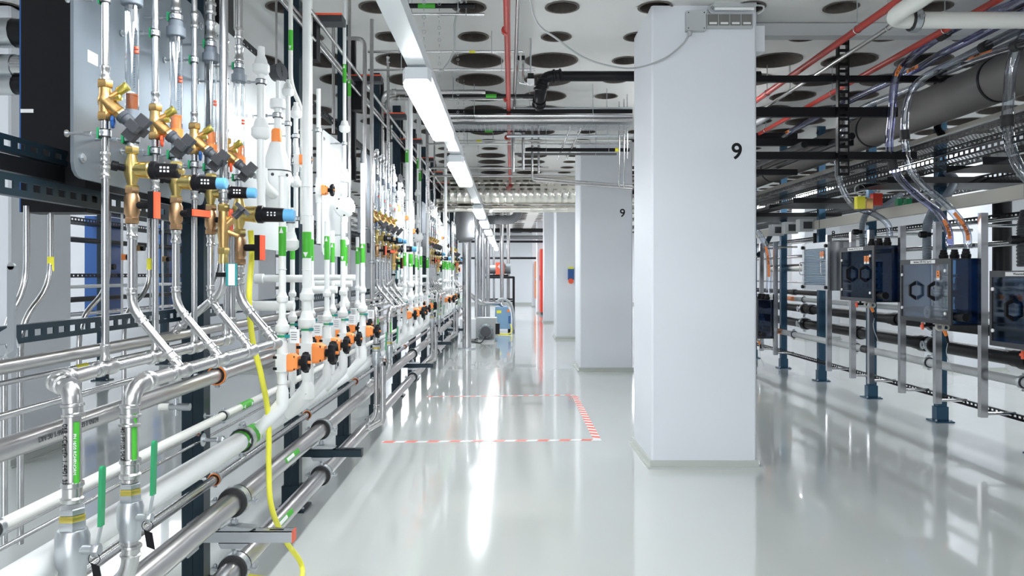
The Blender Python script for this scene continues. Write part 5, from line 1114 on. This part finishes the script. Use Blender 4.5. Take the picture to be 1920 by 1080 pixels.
for i, (xa, xb, ya, yb, z) in enumerate(((3.02, 4.9, 4.75, 5.15, 1.95), (3.1, 4.5, 6.1, 6.6, 2.0), (2.9, 4.3, 7.6, 8.3, 1.98), (2.8, 4.2, 9.4, 10.4, 1.98))):
    t = thing('black_shelf', '%s wide black shelf sheet crossing under the perforated trays' % ORD[i], 'shelf', (xa, ya, z)); MB().box(xa, xb, ya, yb, z, z+.004).build('sheet', 'black', t, smooth=False); b = MB(); b.box(xa, xb, ya, ya+.004, z+.004, z+.05); b.box(xa, xb, yb-.004, yb, z+.004, z+.05); b.build('flange', 'blackm', t, smooth=False)
tag(MB().box(3.25, 3.33, 4.95, 5.03, 1.985, 2.06).build('grey_box', 'cable', smooth=False), 'small pale box standing on the lower black tray at the right', 'box')
for i, (px, py, w2, h2, m_, l) in enumerate(((1612, 379, .035, .06, 'yellow', 'yellow plastic canister hanging under the trays'), (1628, 381, .028, .05, 'brass', 'brown paper tag between the yellow and red canisters'), (1643, 373, .042, .06, 'doorred', 'red plastic canister hanging under the trays'), (1685, 381, .02, .05, 'green', 'left green canister behind the hoses'), (1702, 381, .024, .05, 'green', 'right green canister behind the hoses'))):
    Y = 6.6+.05*i; a = P(px, py, Y=Y); t = thing('hanging_canister', l, 'canister', a-uz*h2); b = MB(); b.box(a.x-w2, a.x+w2, Y-.03, Y+.03, a.z-h2, a.z+h2*.8); b.build('body', m_, t, smooth=False); MB().cyl(a+uz*h2*.8, a+uz*h2, .012, n=10).build('cap', 'paper', t)
    if i in (0, 2): MB().torus(a+uz*(h2+.05), (0, 1, 0), .045, .005, 18, 6).build('hook', 'cable', t)
pipe('black_vent_pipe', 'black vertical pipe at the right edge behind the enclosures', [(4.1, 6.2, .8), (4.1, 6.2, 1.95)], .07, 'black', fit=False)
pipe('black_vent_pipe', 'black pipe with elbow left of the louvred cabinet', [(3.7, 9.0, 1.75), (3.7, 9.0, 1.22), (3.95, 9.0, 1.12)], .025, 'black', fit=False)
# ================================================================== RACK IN THE NEXT AISLE ON THE LEFT
XB = -4.75
for k in range(8): strut_post('rack_post', '%s dark post of the rack beyond the left wall of pipes' % ORD[k], XB-.05, 7.2+1.6*k, 0, CZ, 'post', .1, .06)
for i, (z, r, m_, l) in enumerate(((.35, .04, 'pipe_steel', 'lowest'), (.62, .03, 'whitepipe', 'second lowest'), (.82, .025, 'steel', 'third'), (.98, .03, 'blackm', 'dark'), (1.12, .02, 'white', 'white middle'), (1.63, .03, 'blackm', 'high dark'))):
    pipe('background_pipe', '%s pipe of the rack in the aisle beyond' % l, [(XB+.06, 4.0 if i in (3, 5) else 7.0, z), (XB+.06, 19, z)], r, m_, fit=False)
slot_rail('slotted_rail', 'slotted rail of the rack in the aisle beyond', XB+.1, 4, 19, 1.24, .045, 'black', pit=.08)
ptray('upper perforated tray in the aisle beyond the left rack', XB-.2, XB+.1, 1.97, 3.6, 14); ptray('lower perforated tray in the aisle beyond the left rack', XB-.2, XB+.1, 1.82, 3.6, 14)
for k in range(14):
    y = 8.6+.35*k; x = XB+.12
    o = MB().cyl((x, y, .6), (x, y, 2.0), .014, n=10).build('background_riser', 'white' if k % 3 else 'steel'); tag(o, '%s slender riser of the rack beyond' % ORD[k], 'pipe')
    t = thing('background_valve', '%s small orange and black valve of the rack beyond' % ORD[k], 'valve', (x, y, 1.3+.1*(k % 3))); z = 1.34+.12*(k % 3); MB().box(x+.006, x+.06, y-.03, y+.03, z-.035, z+.035).build('bonnet', 'orange' if k % 2 else 'brass', t, smooth=False); MB().cyl((x+.06, y, z), (x+.10, y, z), .035, n=12).build('handwheel', 'black', t)
for k, y in enumerate((8.9, 10.6, 13)):
    tag(MB().box(XB-.3, XB-.1, y, y+.5, .7, 1.95).build('blue_cabinet', 'dblue', smooth=False), '%s dark blue cabinet behind the rack beyond' % ORD[k], 'cabinet')
